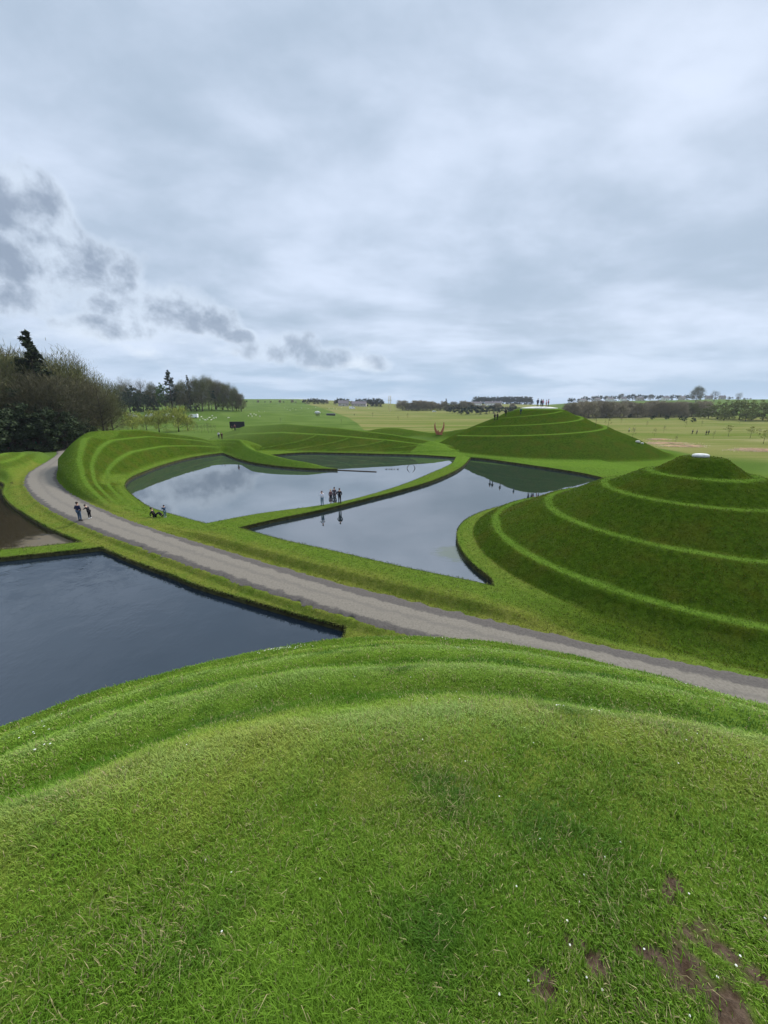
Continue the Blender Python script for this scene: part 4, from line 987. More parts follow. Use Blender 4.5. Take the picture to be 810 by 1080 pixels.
BK = (.012, .012, .016); NV = (.015, .02, .05); JE = (.05, .08, .13)
def on(x, y, dz=0.0):
    p = spot(x, y); return (p[0], p[1], p[2] + dz)
def onpath(x, y):
    X, Y = at(x, y, PZ + .06); return (X, Y, PZ + .065)
figure(onpath(84.8, 549.2), R(-8), 1.74, NV, JE, label='adult in a dark padded jacket and blue jeans seen from behind on the path', arms='pockets', group='pair on the path')
figure(onpath(95.2, 547.0), R(80), 1.40, BK, BK, shoes=(.75, .75, .75), pose='bend', label='child in black with white shoes leaning towards the adult on the path', group='pair on the path')
figure(on(163.5, 545.5, .05), R(-75), 1.72, BK, BK, pose='sit', label='person in black sitting back on the grass bank by the curved pond', group='pair on the grass bank')
figure(on(174.6, 546.0), R(65), 1.22, (.02, .05, .10), (.10, .15, .19), arms='phone', shoes=(.5, .5, .5), label='child in a blue top standing beside the seated person on the bank', group='pair on the grass bank')
G4 = 'group standing on the grass causeway'
figure(on(340, 533.6), R(20), 1.62, (.55, .55, .62), (.10, .16, .22), hairc=(.10, .06, .05), arms='phone', label='woman in pale top and light blue jeans, left end of the causeway group', group=G4)
figure(on(349.0, 529.8), R(-150), 1.60, (.10, .05, .05), BK, hairc=(.35, .25, .15), label='person in a brown top behind the dark dog on the causeway', group=G4)
figure(on(353.0, 529.2), R(170), 1.80, (.05, .04, .05), (.03, .03, .04), arms='hip', label='tallest person of the causeway group in an open dark jacket', group=G4)
figure(on(358.4, 531.2), R(-12), 1.70, BK, BK, arms='pockets', label='person in a long black coat at the right end of the causeway group', long_coat=True, group=G4)
figure(on(231.0, 462.5), R(30), 1.72, (.50, .50, .50), (.03, .03, .05), label='walker in a pale grey top on the crest between the pond banks', group='pair on the crest between the banks', pose='walk')
figure(on(234.3, 463.2), R(190), 1.70, (.06, .025, .025), (.05, .02, .02), long_coat=True, label='walker in a long dark maroon coat on the crest between the pond banks', group='pair on the crest between the banks')
figure(on(244.8, 453.4), R(10), 1.70, (.05, .03, .03), BK, label='person in dark red-brown standing at the left end of the black screen', group='pair by the black screen')
figure(on(248.0, 454.2), R(200), 1.66, (.14, .05, .05), BK, label='person in a reddish jacket in front of the black screen', group='pair by the black screen')
G5 = 'people walking up the far mound'
figure(on(521.5, 443.6), R(-60), 1.75, BK, BK, pose='walk', label='left one of two dark walkers side by side on the slope of the far mound', group=G5)
figure(on(524.3, 443.2), R(-60), 1.72, BK, BK, pose='walk', label='right one of two dark walkers side by side on the slope of the far mound', group=G5)
figure(on(533.3, 438.8), R(-50), 1.68, BK, BK, pose='walk', label='dark walker alone higher up the left slope of the far mound', group=G5)
figure(on(549.0, 437.0), R(-60), 1.5, (.02, .10, .13), (.03, .05, .06), pose='walk', label='walker in teal just below the white top of the far mound', group=G5)
G6 = 'people on the white top of the far mound'
for i, (dx_, dy_, tp, lg, hh, lb) in enumerate(((-1.0, -.4, (.02, .02, .06), BK, 1.82, 'tall person in navy at the left of the group on top of the far mound'), (-.3, -.8, BK, BK, 1.7, 'person in black second from the left on top of the far mound'), (.35, -.2, (.62, .25, .34), NV, 1.66, 'person in a pink jacket in the middle of the group on the far mound'), (1.0, -.7, (.72, .45, .52), (.3, .1, .12), 1.55, 'person in a pale pink top on the far mound'), (1.65, -.3, (.35, .05, .10), BK, 1.70, 'person in a crimson jacket at the right of the group on the far mound'))):
    figure((CC[0] + dx_ - .4, CC[1] + dy_ - 2.0, 10.2 + .45), R(180 - 30 * i), hh, tp, lg, label=lb, group=G6)
G7 = 'walkers in the right meadow'
figure(on(663.3, 456.0), R(60), 1.7, (.7, .68, .7), BK, pose='walk', label='walker in a white top alone in the meadow right of the far mound', group=G7)
for x, y, c_, l in ((730.0, 458.0, NV, 'walker in navy at the left of the four in the right meadow'), (734.5, 458.3, (.28, .24, .16), 'walker in a tan coat second of the four in the right meadow'), (744.5, 459.0, BK, 'walker in black third of the four in the right meadow'), (747.0, 458.5, (.03, .04, .08), 'walker in dark blue at the right of the four in the right meadow')):
    figure(on(x, y), R(80), 1.72, c_, BK, pose='walk', label=l, group=G7)
figure(on(373.6, 438.3), R(0), 1.75, BK, BK, label='distant person in black standing in the field beyond the low mound')

# dog beside the group
def quad(name, m, L, hgt, thick, leg_r, neck_up, head_r, head_len, tail=True, sub=1, earz=True):
    b = hgt; vs = [(-.5 * L, 0, b * .80), (-.15 * L, 0, b * .76), (.25 * L, 0, b * .78), (.48 * L, 0, b * .80 + neck_up * .45), (.60 * L, 0, b * .80 + neck_up), (.60 * L + head_len, 0, b * .80 + neck_up - head_len * .25)]
    rd = [thick * .85, thick * .80, thick, thick * .55, head_r, head_r * .5]; es = [(0, 1), (1, 2), (2, 3), (3, 4), (4, 5)]
    def leg(root, x, s, hind):
        i = len(vs)
        if hind: P_ = [(x + .03 * L, s * thick * .7, b * .62), (x + .10 * L, s * thick * .75, b * .44), (x - .07 * L, s * thick * .75, b * .24), (x - .04 * L, s * thick * .75, .03), (x + .02 * L, s * thick * .75, .02)]
        else: P_ = [(x, s * thick * .65, b * .60), (x - .03 * L, s * thick * .7, b * .42), (x, s * thick * .7, b * .22), (x, s * thick * .7, .03), (x + .05 * L, s * thick * .7, .02)]
        for q, r_ in zip(P_, (leg_r * 1.7, leg_r * 1.3, leg_r, leg_r * .85, leg_r * .8)): vs.append(q); rd.append(r_)
        es.append((root, i)); es.extend([(i + j, i + j + 1) for j in range(4)])
    for s in (-1, 1): leg(0, -.46 * L, s, True); leg(2, .30 * L, s, False)
    if tail: i = len(vs); vs.extend([(-.60 * L, 0, b * .78), (-.72 * L, 0, b * .58)]); rd.extend([leg_r * .7, leg_r * .4]); es.extend([(0, i), (i, i + 1)])
    if earz:
        for s in (-1, 1): vs.append((.58 * L, s * head_r * 1.1, b * .80 + neck_up + head_r * .8)); rd.append(head_r * .22); es.append((4, len(vs) - 1))
    return skinned(name, vs, es, rd, m, root=1, sub=sub)
dog = quad('dog', mat('black_fur', (.012, .012, .014), .9, .2), .62, .56, .12, .028, .20, .075, .14)
X, Y, Z = on(347.2, 529.8); dog.location = (X, Y - .2, Z); dog.rotation_euler = (0, 0, R(200)); tag(dog, 'black dog standing at the feet of the causeway group', 'dog')

# sheep
M_WOOL = mat('wool', (.70, .66, .56), .95, .05, var=.15, vscale=9, bump=.03)
shp = quad('sheep', M_WOOL, 1.0, .80, .25, .035, .12, .10, .16, tail=True, sub=1)
SHEEP = [(211, 444, 0), (214, 442.5, 0), (216.5, 444, 0), (221, 441.5, 0), (223, 443.6, 0), (225.5, 442, 0), (224, 439.5, 0), (208, 437.5, 0), (228, 441.5, 0), (212.5, 440.5, 0), (219, 443.2, 0),
         (262, 439.5, 1), (266, 440, 1), (268, 437.5, 1), (274, 440, 1), (273, 434.5, 1), (279, 434.5, 1), (241, 441.5, 1), (264.5, 437.6, 1), (270, 438.8, 1),
         (303, 432, 2), (306, 433, 2), (309, 431.5, 2), (312, 432.8, 2), (318, 431, 2), (347, 431, 2), (352, 431, 2), (355, 431.6, 2), (360, 430.5, 2), (389, 431, 2), (300, 430.6, 2), (325, 431.4, 2), (333, 430.4, 2)]
SL = ['small white sheep grazing in the green field left of the black screen', 'small white sheep grazing in the green field above the black screen', 'tiny white sheep far off in the field left of the farm roofs']
SHP = []
# ------------------------------------------------------------------ things by the ponds and in the fields
M_STONE = mat('white_stone', (.50, .50, .47), .75, .2, var=.22, vscale=3.5, bump=.02)
mb = MB(); mb.lathe([(.46, 0), (.53, .04), (.54, .13), (.50, .20), (.40, .25), (.2, .275), (.02, .28)], (0, 0, 0), 28, (1.05, .8)); 
o = mb.build('stone', M_STONE, None, True); o.location = (CB[0] - .15, CB[1] + .1, hz(*CB) - .02); tag(o, 'flat white stone lying on the top of the right mound', 'stone')
mb = MB(); mb.lathe([(4.3, 0), (4.3, .12), (4.2, .15), (3.2, .28), (3.15, .33), (1.6, .44), (1.55, .46), (.02, .48)], (0, 0, 0), 64)
o = mb.build('stone_platform', M_STONE, None, False); o.location = (CC[0], CC[1], 10.17); tag(o, 'low round white stone platform crowning the far mound', 'platform')
# arches standing in the pond whose reflection closes the ring
M_BRZ = mat('dark_bronze', (.02, .018, .02), .4, .5)
X, Y = at(433.5, 494, 0); root = empty('pond_sculpture', (X, Y, 0)); tag(root, 'dark sculpture of two curved blades standing like brackets in the curved pond', 'sculpture')
for s in (-1, 1):
    mb = MB(); mb.tube([(s * (.72 - .55 * (t_ / 8) ** 2.2), 0, -.15 + .95 * t_ / 8) for t_ in range(9)], [.075, .085, .085, .08, .07, .06, .045, .03, .012], 6); mb.build('blade', M_BRZ, root, True)
M_WOOD = mat('weathered_wood', (.055, .04, .03), .9, .1, var=.4, vscale=5)
x0, y0 = at(352, 495.5, .05); x1, y1 = at(397, 497.5, .05)
mb = MB(); L_ = math.hypot(x1 - x0, y1 - y0); mb.box((0, 0, 0), (L_, .16, .12)); o = mb.build('timber_edge', M_WOOD); o.location = ((x0 + x1) / 2, (y0 + y1) / 2, .05); o.rotation_euler = (0, 0, math.atan2(y1 - y0, x1 - x0)); tag(o, 'long thin dark timber lying at water level off the tip of the grass tongue', 'timber')
for i, x in enumerate((407.5, 410.5, 413, 416, 419.5)):
    X, Y = at(x, 495, 0); mb = MB(); mb.blob((0, 0, .05), (.16, .07, .06), 8); mb.blob((.12, 0, .14), (.05, .035, .05), 6); mb.tube([(.16, 0, .13), (.23, 0, .12)], [.015, .008], 4); mb.tube([(-.12, 0, .07), (-.24, 0, .12)], [.04, .01], 4)
    o = mb.build('duck', M_BRZ, None, True); o.location = (X, Y, 0); o.rotation_euler = (0, 0, R(10 + 40 * (i % 2))); tag(o, 'dark water bird floating in the row left of the pond sculpture', 'bird', 'water birds in the curved pond')
# red fin sculpture beyond the low mound
M_RUST = mat('orange_red_steel', (.36, .13, .075), .6, .3, var=.25, vscale=2)
p = spot(463, 458.5); root = empty('steel_sculpture', p); sc_ = p[1] / 125.; tag(root, 'orange-red steel sculpture of curved fins standing beyond the low mound', 'sculpture')
for s, dx_, hh, yy in ((-1, -1.15, 3.9, 0), (1, 1.2, 4.1, .3), (-1, -.1, 1.5, -.3)):
    mb = MB(); n_ = 10; L1 = []; R1 = []
    for i in range(n_):
        t_ = i / (n_ - 1); cx_ = dx_ + s * (.35 * math.sin(t_ * 2.6)) - s * .9 * (1 - t_) ** 2 * .9; w_ = (.95 * (1 - t_) ** .8 + .05) * (1.0 if hh > 2 else 1.3)
        L1.append((cx_ - w_ / 2, yy, hh * t_)); R1.append((cx_ + w_ / 2, yy, hh * t_))
    vs_ = [(x, y - .08, z_) for x, y, z_ in L1] + [(x, y - .08, z_) for x, y, z_ in R1] + [(x, y + .08, z_) for x, y, z_ in L1] + [(x, y + .08, z_) for x, y, z_ in R1]
    fs_ = []
    for i in range(n_ - 1):
        fs_ += [(i, n_ + i, n_ + i + 1, i + 1), (2 * n_ + i + 1, 3 * n_ + i + 1, 3 * n_ + i, 2 * n_ + i), (i + 1, 2 * n_ + i + 1, 2 * n_ + i, i), (n_ + i, 3 * n_ + i, 3 * n_ + i + 1, n_ + i + 1)]
    mb.add(vs_, fs_); mb.build('fin', M_RUST, root)
root.scale = (sc_,) * 3
# black screen
p = spot(250.5, 451.8); s_ = p[1] / 418.; root = empty('display_screen', p, R(8)); tag(root, 'wide black screen standing in the green field beyond the crest walkers', 'screen')
W_ = 14.6 * s_; H_ = 6.2 * s_; mb = MB(); mb.box((0, 0, .25 + H_ / 2), (W_, .18, H_)); mb.build('panel', mat('black_panel', (.008, .009, .016), .5, .3), root)
M_FRAME = mat('dark_frame', (.03, .03, .035), .5, .4)
mb = MB(); mb.box((0, 0, .25 + H_ + .05), (W_ + .3, .24, .1)); mb.box((0, 0, .2), (W_ + .3, .24, .1)); mb.box((-W_ / 2 - .075, 0, .25 + H_ / 2), (.15, .24, H_)); mb.box((W_ / 2 + .075, 0, .25 + H_ / 2), (.15, .24, H_)); mb.build('frame', M_FRAME, root)
for sx_ in (-.35, .35): mb = MB(); mb.tube([(sx_ * W_, .1, 1.6), (sx_ * W_, 1.6, 0)], .07, 6); mb.build('strut', M_FRAME, root)
# vans and cars parked at the foot of the far wood
M_VAN = mat('white_paint', (.75, .76, .78), .35, .5); M_GL = mat('dark_glass', (.02, .025, .03), .1, .6); M_TYRE = mat('tyre', (.02, .02, .02), .8, .2)
def van(loc, rz, L=5.4, hgt=2.3, label='', m=M_VAN):
    root = empty('van', loc, rz); W_ = 1.95; mb = MB()
    prof = [(-L / 2, .45), (-L / 2, hgt - .12), (-L / 2 + .15, hgt), (L * .16, hgt), (L * .30, hgt * .62), (L / 2 - .1, hgt * .50), (L / 2, hgt * .40), (L / 2, .45)]
    n_ = len(prof); vs_ = [(x, -W_ / 2, z_) for x, z_ in prof] + [(x, W_ / 2, z_) for x, z_ in prof]
    mb.add(vs_, [tuple(range(n_ - 1, -1, -1))[::-1], tuple(range(2 * n_ - 1, n_ - 1, -1))] + [(i, n_ + i, n_ + (i + 1) % n_, (i + 1) % n_) for i in range(n_)]); mb.build('body', m, root)
    mb = MB(); mb.add([(L * .165, -W_ / 2 * .9, hgt - .06), (L * .165, W_ / 2 * .9, hgt - .06), (L * .298, W_ / 2 * .9, hgt * .64), (L * .298, -W_ / 2 * .9, hgt * .64)], [(0, 1, 2, 3)]); mb.v = [(x + .02, y, z_ + .02) for x, y, z_ in mb.v]; mb.build('windscreen', M_GL, root)
    for s in (-1, 1):
        mb = MB(); mb.box((L * .07, s * (W_ / 2 + .004), hgt * .76), (L * .15, .012, hgt * .26)); mb.build('side_window', M_GL, root)
        for x in (-L * .32, L * .33):
            mb = MB(); mb.tube([(x, s * (W_ / 2 - .22), .36), (x, s * (W_ / 2 + .02), .36)], .36, 14); mb.build('wheel', M_TYRE, root)
    return tag(root, label, 'van', 'white vans by the far wood')
for x, y, rz, l in ((140, 434, 5, 'white van by the far wood, leftmost of the parked row'), (157, 434.5, 178, 'white van in front of the dark trees, second from the left'), (178, 434, 3, 'white van just behind the tallest willow'), (203, 435, 181, 'white van parked right of the willows, rightmost of the row')):
    p = ground(x, 262); van((p[0], p[1], p[2]), R(rz), 6.0 if x != 203 else 6.6, 2.5, l)
# white sculpture and low shed in the field
p = spot(335, 439); root = empty('field_sculpture', p); k_ = p[1] / 418.; tag(root, 'rounded white sculpture on dark legs in the field beyond the low mound', 'sculpture')
mb = MB(); mb.blob((0, 0, 3.6 * k_), (3.1 * k_, 1.6 * k_, 1.7 * k_), 12, .08, 4); mb.build('body', M_STONE, root, True)
for sx_ in (-1.4, .2, 1.6): mb = MB(); mb.tube([(sx_ * k_, 0, 0), (sx_ * .9 * k_, 0, 2.6 * k_)], [.3 * k_, .4 * k_], 6); mb.build('leg', M_FRAME, root, True)
p = spot(349, 438.3); root = empty('shed', p); k_ = p[1] / 418.; tag(root, 'long low dark shed in the field beyond the low mound', 'shed')
mb = MB(); mb.box((0, 0, .9 * k_), (9 * k_, 3, 1.8 * k_)); mb.build('wall', M_FRAME, root); mb = MB(); mb.box((0, 0, 2.0 * k_), (9.6 * k_, 3.6, .4 * k_), 0, .8); mb.build('roof', mat('grey_roof', (.09, .09, .10), .7), root)
# tall pale gate-like mast
p = ground(411, 520); root = empty('mast', p); tag(root, 'tall pale yellow double mast on the skyline right of the farm', 'mast'); M_YM = mat('pale_yellow_paint', (.62, .50, .28), .6)
hh = top_z(417.5, 520) - p[2]
for dx_ in (-1.1, 1.1): mb = MB(); mb.tube([(dx_, 0, 0), (dx_, 0, hh)], .38, 6); mb.build('post', M_YM, root)
mb = MB(); mb.box((0, 0, hh * .72), (5.6, .4, .6)); mb.build('crossbar', M_YM, root)
# farm and houses
M_WALL = mat('rendered_wall', (.42, .38, .34), .9, var=.1); M_ROOF = mat('slate_roof', (.13, .11, .115), .8, var=.2); M_WW = mat('white_wall', (.72, .71, .68), .9, var=.08)
def house(loc, rz, L, D, eh, rh, wall, roof, label, cat='house', group=None, nwin=3, name='house'):
    root = empty(name, loc, rz); mb = MB(); z0 = -3
    mb.add([(-L / 2, -D / 2, z0), (L / 2, -D / 2, z0), (L / 2, D / 2, z0), (-L / 2, D / 2, z0), (-L / 2, -D / 2, eh), (L / 2, -D / 2, eh), (L / 2, D / 2, eh), (-L / 2, D / 2, eh), (-L / 2, 0, eh + rh), (L / 2, 0, eh + rh)],
           [(0, 1, 5, 4), (2, 3, 7, 6), (1, 2, 6, 9, 5), (3, 0, 4, 8, 7)]); mb.build('wall', wall, root)
    mb = MB(); e = .4
    for s in (-1, 1):
        a = [(-L / 2 - e, s * (D / 2 + e), eh - e * rh / (D / 2)), (L / 2 + e, s * (D / 2 + e), eh - e * rh / (D / 2)), (L / 2 + e, 0, eh + rh + .02), (-L / 2 - e, 0, eh + rh + .02)]
        b = [(x, y, z_ + .22) for x, y, z_ in a]; mb.add(a + b, [(0, 1, 2, 3), (7, 6, 5, 4), (0, 4, 5, 1), (1, 5, 6, 2), (2, 6, 7, 3), (3, 7, 4, 0)])
    ro = mb.build('roof', roof, root); mb = MB(); mb.box((L * .36, 0, eh + rh + .5), (.9, .9, 1.8)); mb.build('chimney', wall, ro)
    for i in range(nwin):
        x = -L / 2 + L * (i + .5) / nwin
        if i == nwin // 2: mb = MB(); mb.box((x, -D / 2 - .03, 1.05), (1.1, .08, 2.1)); mb.build('door', M_FRAME, root)
        else: mb = MB(); mb.box((x, -D / 2 - .03, eh * .55), (1.3, .08, 1.3)); mb.build('window', M_GL, root)
    return tag(root, label, cat, group)
house(ground(362.5, 660), R(6), 17, 11, 4.2, 4.4, M_WALL, M_ROOF, 'farm building with a brown-grey roof, left of the two on the skyline', 'farm building', 'farm buildings on the skyline', name='farm_building')
house(ground(379, 670), R(-4), 24, 12, 3.8, 4.0, M_WALL, M_ROOF, 'longer farm building with a grey roof, right of the two on the skyline', 'farm building', 'farm buildings on the skyline', 5, name='farm_building')
p = ground(371.5, 560); van((p[0], p[1], p[2]), R(2), 8, 3.6, 'large white lorry standing in front of the farm roofs')['group'] = 'lorry by the farm'
for x, Y, L_ in ((613, 960, 12), (628, 955, 10), (641, 950, 14), (655, 948, 11), (672, 955, 12), (699, 950, 13), (716, 948, 11), (744, 955, 12), (758, 950, 10)):
    p = ground(x, Y - 75); house(p, R(random.uniform(-20, 20)), L_, 8, 5, 3.2, M_WW if x % 2 else M_WALL, M_ROOF, 'small pale house among the trees of the right-hand hilltop', 'house', 'houses along the right hilltop')
for x in (494, 503, 515, 524): p = ground(x, 800); house(p, R(random.uniform(-20, 20)), 16, 9, 4.5, 3.2, M_WW, M_ROOF, 'small white house in front of the flat-topped wood', 'house', 'houses by the flat-topped wood')
# parked white car beyond the fields
p = spot(458, 434.5); van(p, R(4), 4.6, 1.7, 'small pale vehicle standing out in the straw-coloured meadow')['group'] = 'vehicle in the meadow'
# bits by the end of the path: green tent-like dome, earth heap, boulders
p = ground(36, 97); mb = MB(); mb.lathe([(.95, 0), (1.0, .5), (.85, 1.0), (.5, 1.4), (.03, 1.55)], (0, 0, 0), 14); o = mb.build('tent', mat('green_canvas', (.015, .16, .07), .7), None, True); o.location = (p[0], p[1] - 1, p[2] + .6); tag(o, 'small bright green domed tent under the dark evergreens', 'tent')
p = ground(4, 96)
mb = MB(); mb.blob((0, 0, .3), (2.4, 1.6, 1.25), 14, .10, 5); o = mb.build('earth_heap', mat('brown_earth', (.20, .12, .075), .95, .1, var=.3, vscale=2, bump=.05), None, True); o.location = (p[0], p[1] - 2, p[2] + .2); tag(o, 'heap of orange-brown earth at the left edge under the trees', 'earth heap')
for x, y, s_, l in ((672.5, 467, .5, 'larger pale boulder on the right flank of the far mound'), (677, 468.3, .35, 'smaller pale boulder on the right flank of the far mound')):
    p = spot(x, y); mb = MB(); mb.blob((0, 0, s_ * .35), (s_, s_ * .7, s_ * .6), 10, .12, int(x)); o = mb.build('boulder', mat('pale_stone', (.5, .48, .42), .9, var=.2), None, True); o.location = p; tag(o, l, 'boulder', 'boulders by the far mound')
# dead pale tufts beyond the right mound
def tufts(name, regs, n, hgt, wid_, c, label, cat):
    XS = []; 
    for x, y, rx, ry, k_ in regs:
        p = spot(x, y); a = rng.uniform(0, 6.28, int(n * k_)); q = np.abs(rng.normal(size=len(a))) * .5 * (1 + .35 * np.sin(3 * a + x)); XS.append(np.stack([p[0] + q * rx * np.cos(a), p[1] + q * ry * np.sin(a)], 1))
    XS = np.vstack(XS); z_ = hzs(XS[:, 0], XS[:, 1]); b_ = np.c_[XS, z_]; d = rng.normal(size=(len(b_), 3)) * .45 + np.array([0, 0, 1]); d /= np.linalg.norm(d, axis=1)[:, None]
    o = strips(name, b_, d, hgt * rng.uniform(.4, 1.3, len(b_)), np.full(len(b_), wid_), mat(name + '_mat', c, .9, .1, var=.25, vscale=.4), None); tag(o, label, cat, kind='stuff'); return o
tufts('dead_grass', [(700, 468, 5.0, 2.0, 1), (722, 471, 4.5, 1.8, 1), (694, 464, 3, 1.5, .4), (795, 475, 5, 2, .8), (808, 476, 4, 2, .6)], 7000, .42, .09, (.80, .60, .42), 'pale pinkish dead grass tufts in the meadow beyond the right mound', 'dead grass')
# daisies and white litter specks in the turf
def daisies():
    XS = []
    for x, y, rx, ry, n in ((301, 684, .42, .10, 26), (292, 684, .3, .08, 10), (588, 755, .06, .03, 3), (628, 761, .04, .03, 2), (484, 686, .10, .10, 9), (466, 673, .2, .2, 5), (40, 768, .3, .12, 16), (36, 775, .1, .1, 5), (45, 792, .05, .05, 4), (555, 690, .3, .2, 6), (720, 720, .4, .2, 6)):
        z_ = 5.0
        for _ in range(40):
            X, Y = at(x, y, z_); z_ = .7 * z_ + .3 * hz(X, Y)
        XS += [(X + random.gauss(0, rx), Y + random.gauss(0, ry), .007 + .0008 * math.hypot(X, Y)) for _ in range(n)]
    for _ in range(60):
        a = random.uniform(-.8, .8); r_ = random.uniform(.8, 4.5); XS.append((r_ * math.sin(a), r_ * math.cos(a), .0035 + .0006 * r_))
    for cx, cy, rr_ in SOIL:
        for _ in range(1): XS.append((cx + random.gauss(0, rr_ * .6), cy + random.gauss(0, rr_ * .6), .004))
    XS = np.array([q for q in XS if math.hypot(q[0], q[1]) < 17]); z_ = hzs(XS[:, 0], XS[:, 1]); mb = MB()
    for (x, y, s_), zz_ in zip(XS, z_):
        h_ = .012 + s_ * 1.2; q0 = random.uniform(0, 6.28); vs_ = [(x, y, zz_ + h_ + s_ * .25)]
        for j in range(7): q = q0 + j * .897; vs_.append((x + s_ * math.cos(q) * random.uniform(.7, 1.1), y + s_ * math.sin(q) * random.uniform(.7, 1.1), zz_ + h_))
        mb.add(vs_, [(0, 1 + j, 1 + (j + 1) % 7) for j in range(7)])
    o = mb.build('daisies', mat('white_petals', (.55, .55, .48), .8)); tag(o, 'white daisies and specks scattered in the turf of the foreground mound', 'daisies', kind='stuff')
daisies()

# bake the skinned figures to plain meshes
bpy.context.view_layer.update(); dg = bpy.context.evaluated_depsgraph_get()
new = [(o, bpy.data.meshes.new_from_object(o.evaluated_get(dg))) for o in BAKE]
for o, me in new:
    o.modifiers.clear(); o.data = me
    me.polygons.foreach_set('use_smooth', [True] * len(me.polygons))
first = True
for x, y, g in SHEEP:
    o = shp if first else shp.copy()
    if not first: COL.objects.link(o)
    first = False; p = spot(x, y); o.location = p; o.rotation_euler = (0, 0, random.uniform(0, 6.28)); q = random.uniform(.95, 1.15); o.scale = (q, q, q)
    tag(o, SL[g], 'sheep', ('sheep left of the black screen', 'sheep above the black screen', 'far sheep by the farm')[g])
HAZE = .00010
# ------------------------------------------------------------------ sky, sun, view
SUN_AZ, SUN_EL = 38.0, 42.0        # degrees clockwise from forward; above horizon
w = bpy.data.worlds.new('World'); sc.world = w; w.use_nodes = True; t = NT(w)
bg = t.n['Background']
tc = t.new('ShaderNodeTexCoord').outputs['Generated']
sp = t.new('ShaderNodeSeparateXYZ'); t.l.new(tc, sp.inputs[0]); dx, dy, dz = sp.outputs
el = t.math('MULTIPLY', t.math('ARCSINE', dz), 57.2958)
azn = t.math('MULTIPLY', t.math('ARCTAN2', dx, dy), 57.2958)
# overcast sheet
zz = t.math('ADD', t.math('MAXIMUM', dz, 0.0), .16)
comb = t.new('ShaderNodeCombineXYZ'); t.l.new(t.math('DIVIDE', dx, zz), comb.inputs[0]); t.l.new(t.math('DIVIDE', dy, zz), comb.inputs[1])
pl = comb.outputs[0]
nA_ = t.noise(t.scale(pl, (.9, 1.15, 1)), .75, 7, .52, .35); nB_ = t.noise(t.scale(pl, (1, 1.5, 1)), 2.1, 6, .55, .2)
nC_ = t.noise(t.scale(tc, (1, 1, 2.2)), 3.2, 7, .55, .2)
cv = t.math('ADD', t.math('MULTIPLY', nA_, .62), t.math('ADD', t.math('MULTIPLY', nB_, .18), t.math('MULTIPLY', nC_, .20)))
cover = t.ramp(cv, .39, .62)
sheet = t.mix(cover, (.345, .430, .54), (.58, .660, .80))
low = t.ramp(el, 0.0, 10.0, 1, 0)
sheet = t.mix(t.math('MULTIPLY', low, t.ramp(cv, .40, .60, .95, .45)), sheet, (.29, .42, .58))
# grey cumulus low on the left: separate heaps, lit tops and flat soft bases
cn = t.noise(tc, 8.0, 9, .58, .25); cn2 = t.noise(tc, 24.0, 6, .58, .1)
rag = t.math('ADD', t.math('MULTIPLY', t.math('SUBTRACT', cn, .5), 4.2), t.math('MULTIPLY', t.math('SUBTRACT', cn2, .5), 1.3))
fld = None
for ca, ce, ra_, re_ in ((-42, 18.2, 6.5, 3.2), (-37.5, 14.2, 7.5, 2.9), (-43, 12, 8, 2.8), (-28.5, 11.0, 6.5, 2.6), (-22.5, 10.2, 3.6, 1.7), (-33, 8.6, 5, 1.3), (-14, 7.3, 5.2, 1.9), (-7, 6.2, 4.6, 1.5), (-1.2, 5.6, 2.6, 1.1), (-18.5, 8.6, 2.5, .9), (-50, 15, 7, 5)):
    a_ = t.math('DIVIDE', t.math('SUBTRACT', azn, ca), ra_); e_ = t.math('DIVIDE', t.math('SUBTRACT', el, ce), re_)
    f_ = t.math('SUBTRACT', 1.0, t.math('ADD', t.math('MULTIPLY', a_, a_), t.math('MULTIPLY', e_, e_)))
    fld = f_ if fld is None else t.math('SMOOTH_MAX', fld, f_, .35)
den = t.math('ADD', fld, rag)
m_c = t.ramp(t.math('ADD', den, .68), .0, .95)
shade = t.ramp(t.math('ADD', den, t.math('ADD', t.math('MULTIPLY', t.math('SUBTRACT', cn2, .5), 2.2), t.math('MULTIPLY', t.math('SUBTRACT', cn, .5), 2.0))), -.35, 1.5)
cum = t.mix(shade, (.545, .625, .735), (.235, .29, .38))
sky = t.mix(t.math('MULTIPLY', m_c, t.ramp(azn, -30.0, -4.0, .9, .62)), sheet, cum)
# small bright puffs under the bank
pf_ = t.math('MULTIPLY', t.ramp(t.noise(t.scale(tc, (1, 1, 2.6)), 7.0, 6, .6, .3), .48, .72), t.math('MULTIPLY', t.ramp(el, 2.2, 4.5), t.ramp(el, 6.0, 10.5, 1, 0)))
sky = t.mix(t.math('MULTIPLY', pf_, t.ramp(azn, -5, 6, .75, .12)), sky, (.64, .71, .80))
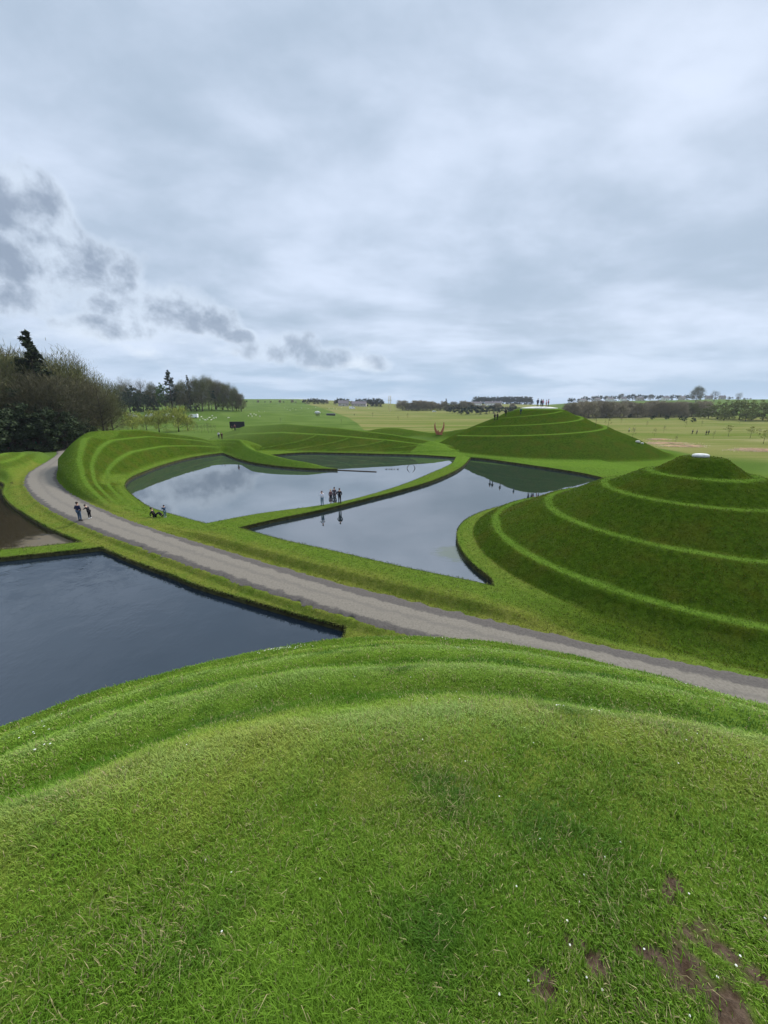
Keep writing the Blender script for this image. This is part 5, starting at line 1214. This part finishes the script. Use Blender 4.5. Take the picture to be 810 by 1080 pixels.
# brighter overhead, out of the picture, as under any overcast
zen = t.ramp(el, 36, 75, 1.0, 2.8)
gl = t.new('ShaderNodeVectorMath', operation='SCALE'); t.l.new(sky, gl.inputs[0]); t.l.new(zen, gl.inputs['Scale'])
ns = t.new('ShaderNodeTexSky', sky_type='NISHITA'); ns.sun_disc = False; ns.sun_elevation = R(SUN_EL); ns.sun_rotation = R(SUN_AZ)
nsc = t.new('ShaderNodeVectorMath', operation='SCALE'); t.l.new(ns.outputs[0], nsc.inputs[0]); nsc.inputs['Scale'].default_value = .004
ad = t.new('ShaderNodeVectorMath', operation='ADD'); t.l.new(gl.outputs[0], ad.inputs[0]); t.l.new(nsc.outputs[0], ad.inputs[1])
t.l.new(ad.outputs[0], bg.inputs['Color']); bg.inputs['Strength'].default_value = 1.0
sl = bpy.data.lights.new('sun', 'SUN'); sl.energy = 3.8; sl.angle = R(14); sl.color = (1, .96, .9)
so = bpy.data.objects.new('sun', sl); COL.objects.link(so)
dv = Vector((math.sin(R(SUN_AZ)) * math.cos(R(SUN_EL)), math.cos(R(SUN_AZ)) * math.cos(R(SUN_EL)), math.sin(R(SUN_EL))))
so.rotation_euler = dv.to_track_quat('Z', 'Y').to_euler(); so.location = (40, 60, 80)
sc.view_settings.view_transform = 'Standard'; sc.view_settings.look = 'None'; sc.view_settings.gamma = 1; sc.view_settings.exposure = 0.30
sc.view_settings.use_curve_mapping = False
sc.cycles.max_bounces = 5; sc.cycles.diffuse_bounces = 2; sc.cycles.glossy_bounces = 3; sc.cycles.transparent_max_bounces = 4

# thin air between here and the far woods
hm = bpy.data.materials.new('haze_air'); hm.use_nodes = True; ht = NT(hm); ht.n.remove(ht.n['Principled BSDF'])
pv = ht.new('ShaderNodeVolumePrincipled'); pv.inputs['Color'].default_value = (.80, .88, 1, 1); pv.inputs['Density'].default_value = HAZE; pv.inputs['Anisotropy'].default_value = .2
ht.l.new(pv.outputs[0], ht.n['Material Output'].inputs['Volume'])
mb = MB(); mb.box((0, 0, 44), (9400, 9400, 92)); o = mb.build('haze', hm); tag(o, kind='stuff'); o['label'] = 'thin pale air between the ponds and the far woods'; o['category'] = 'haze'
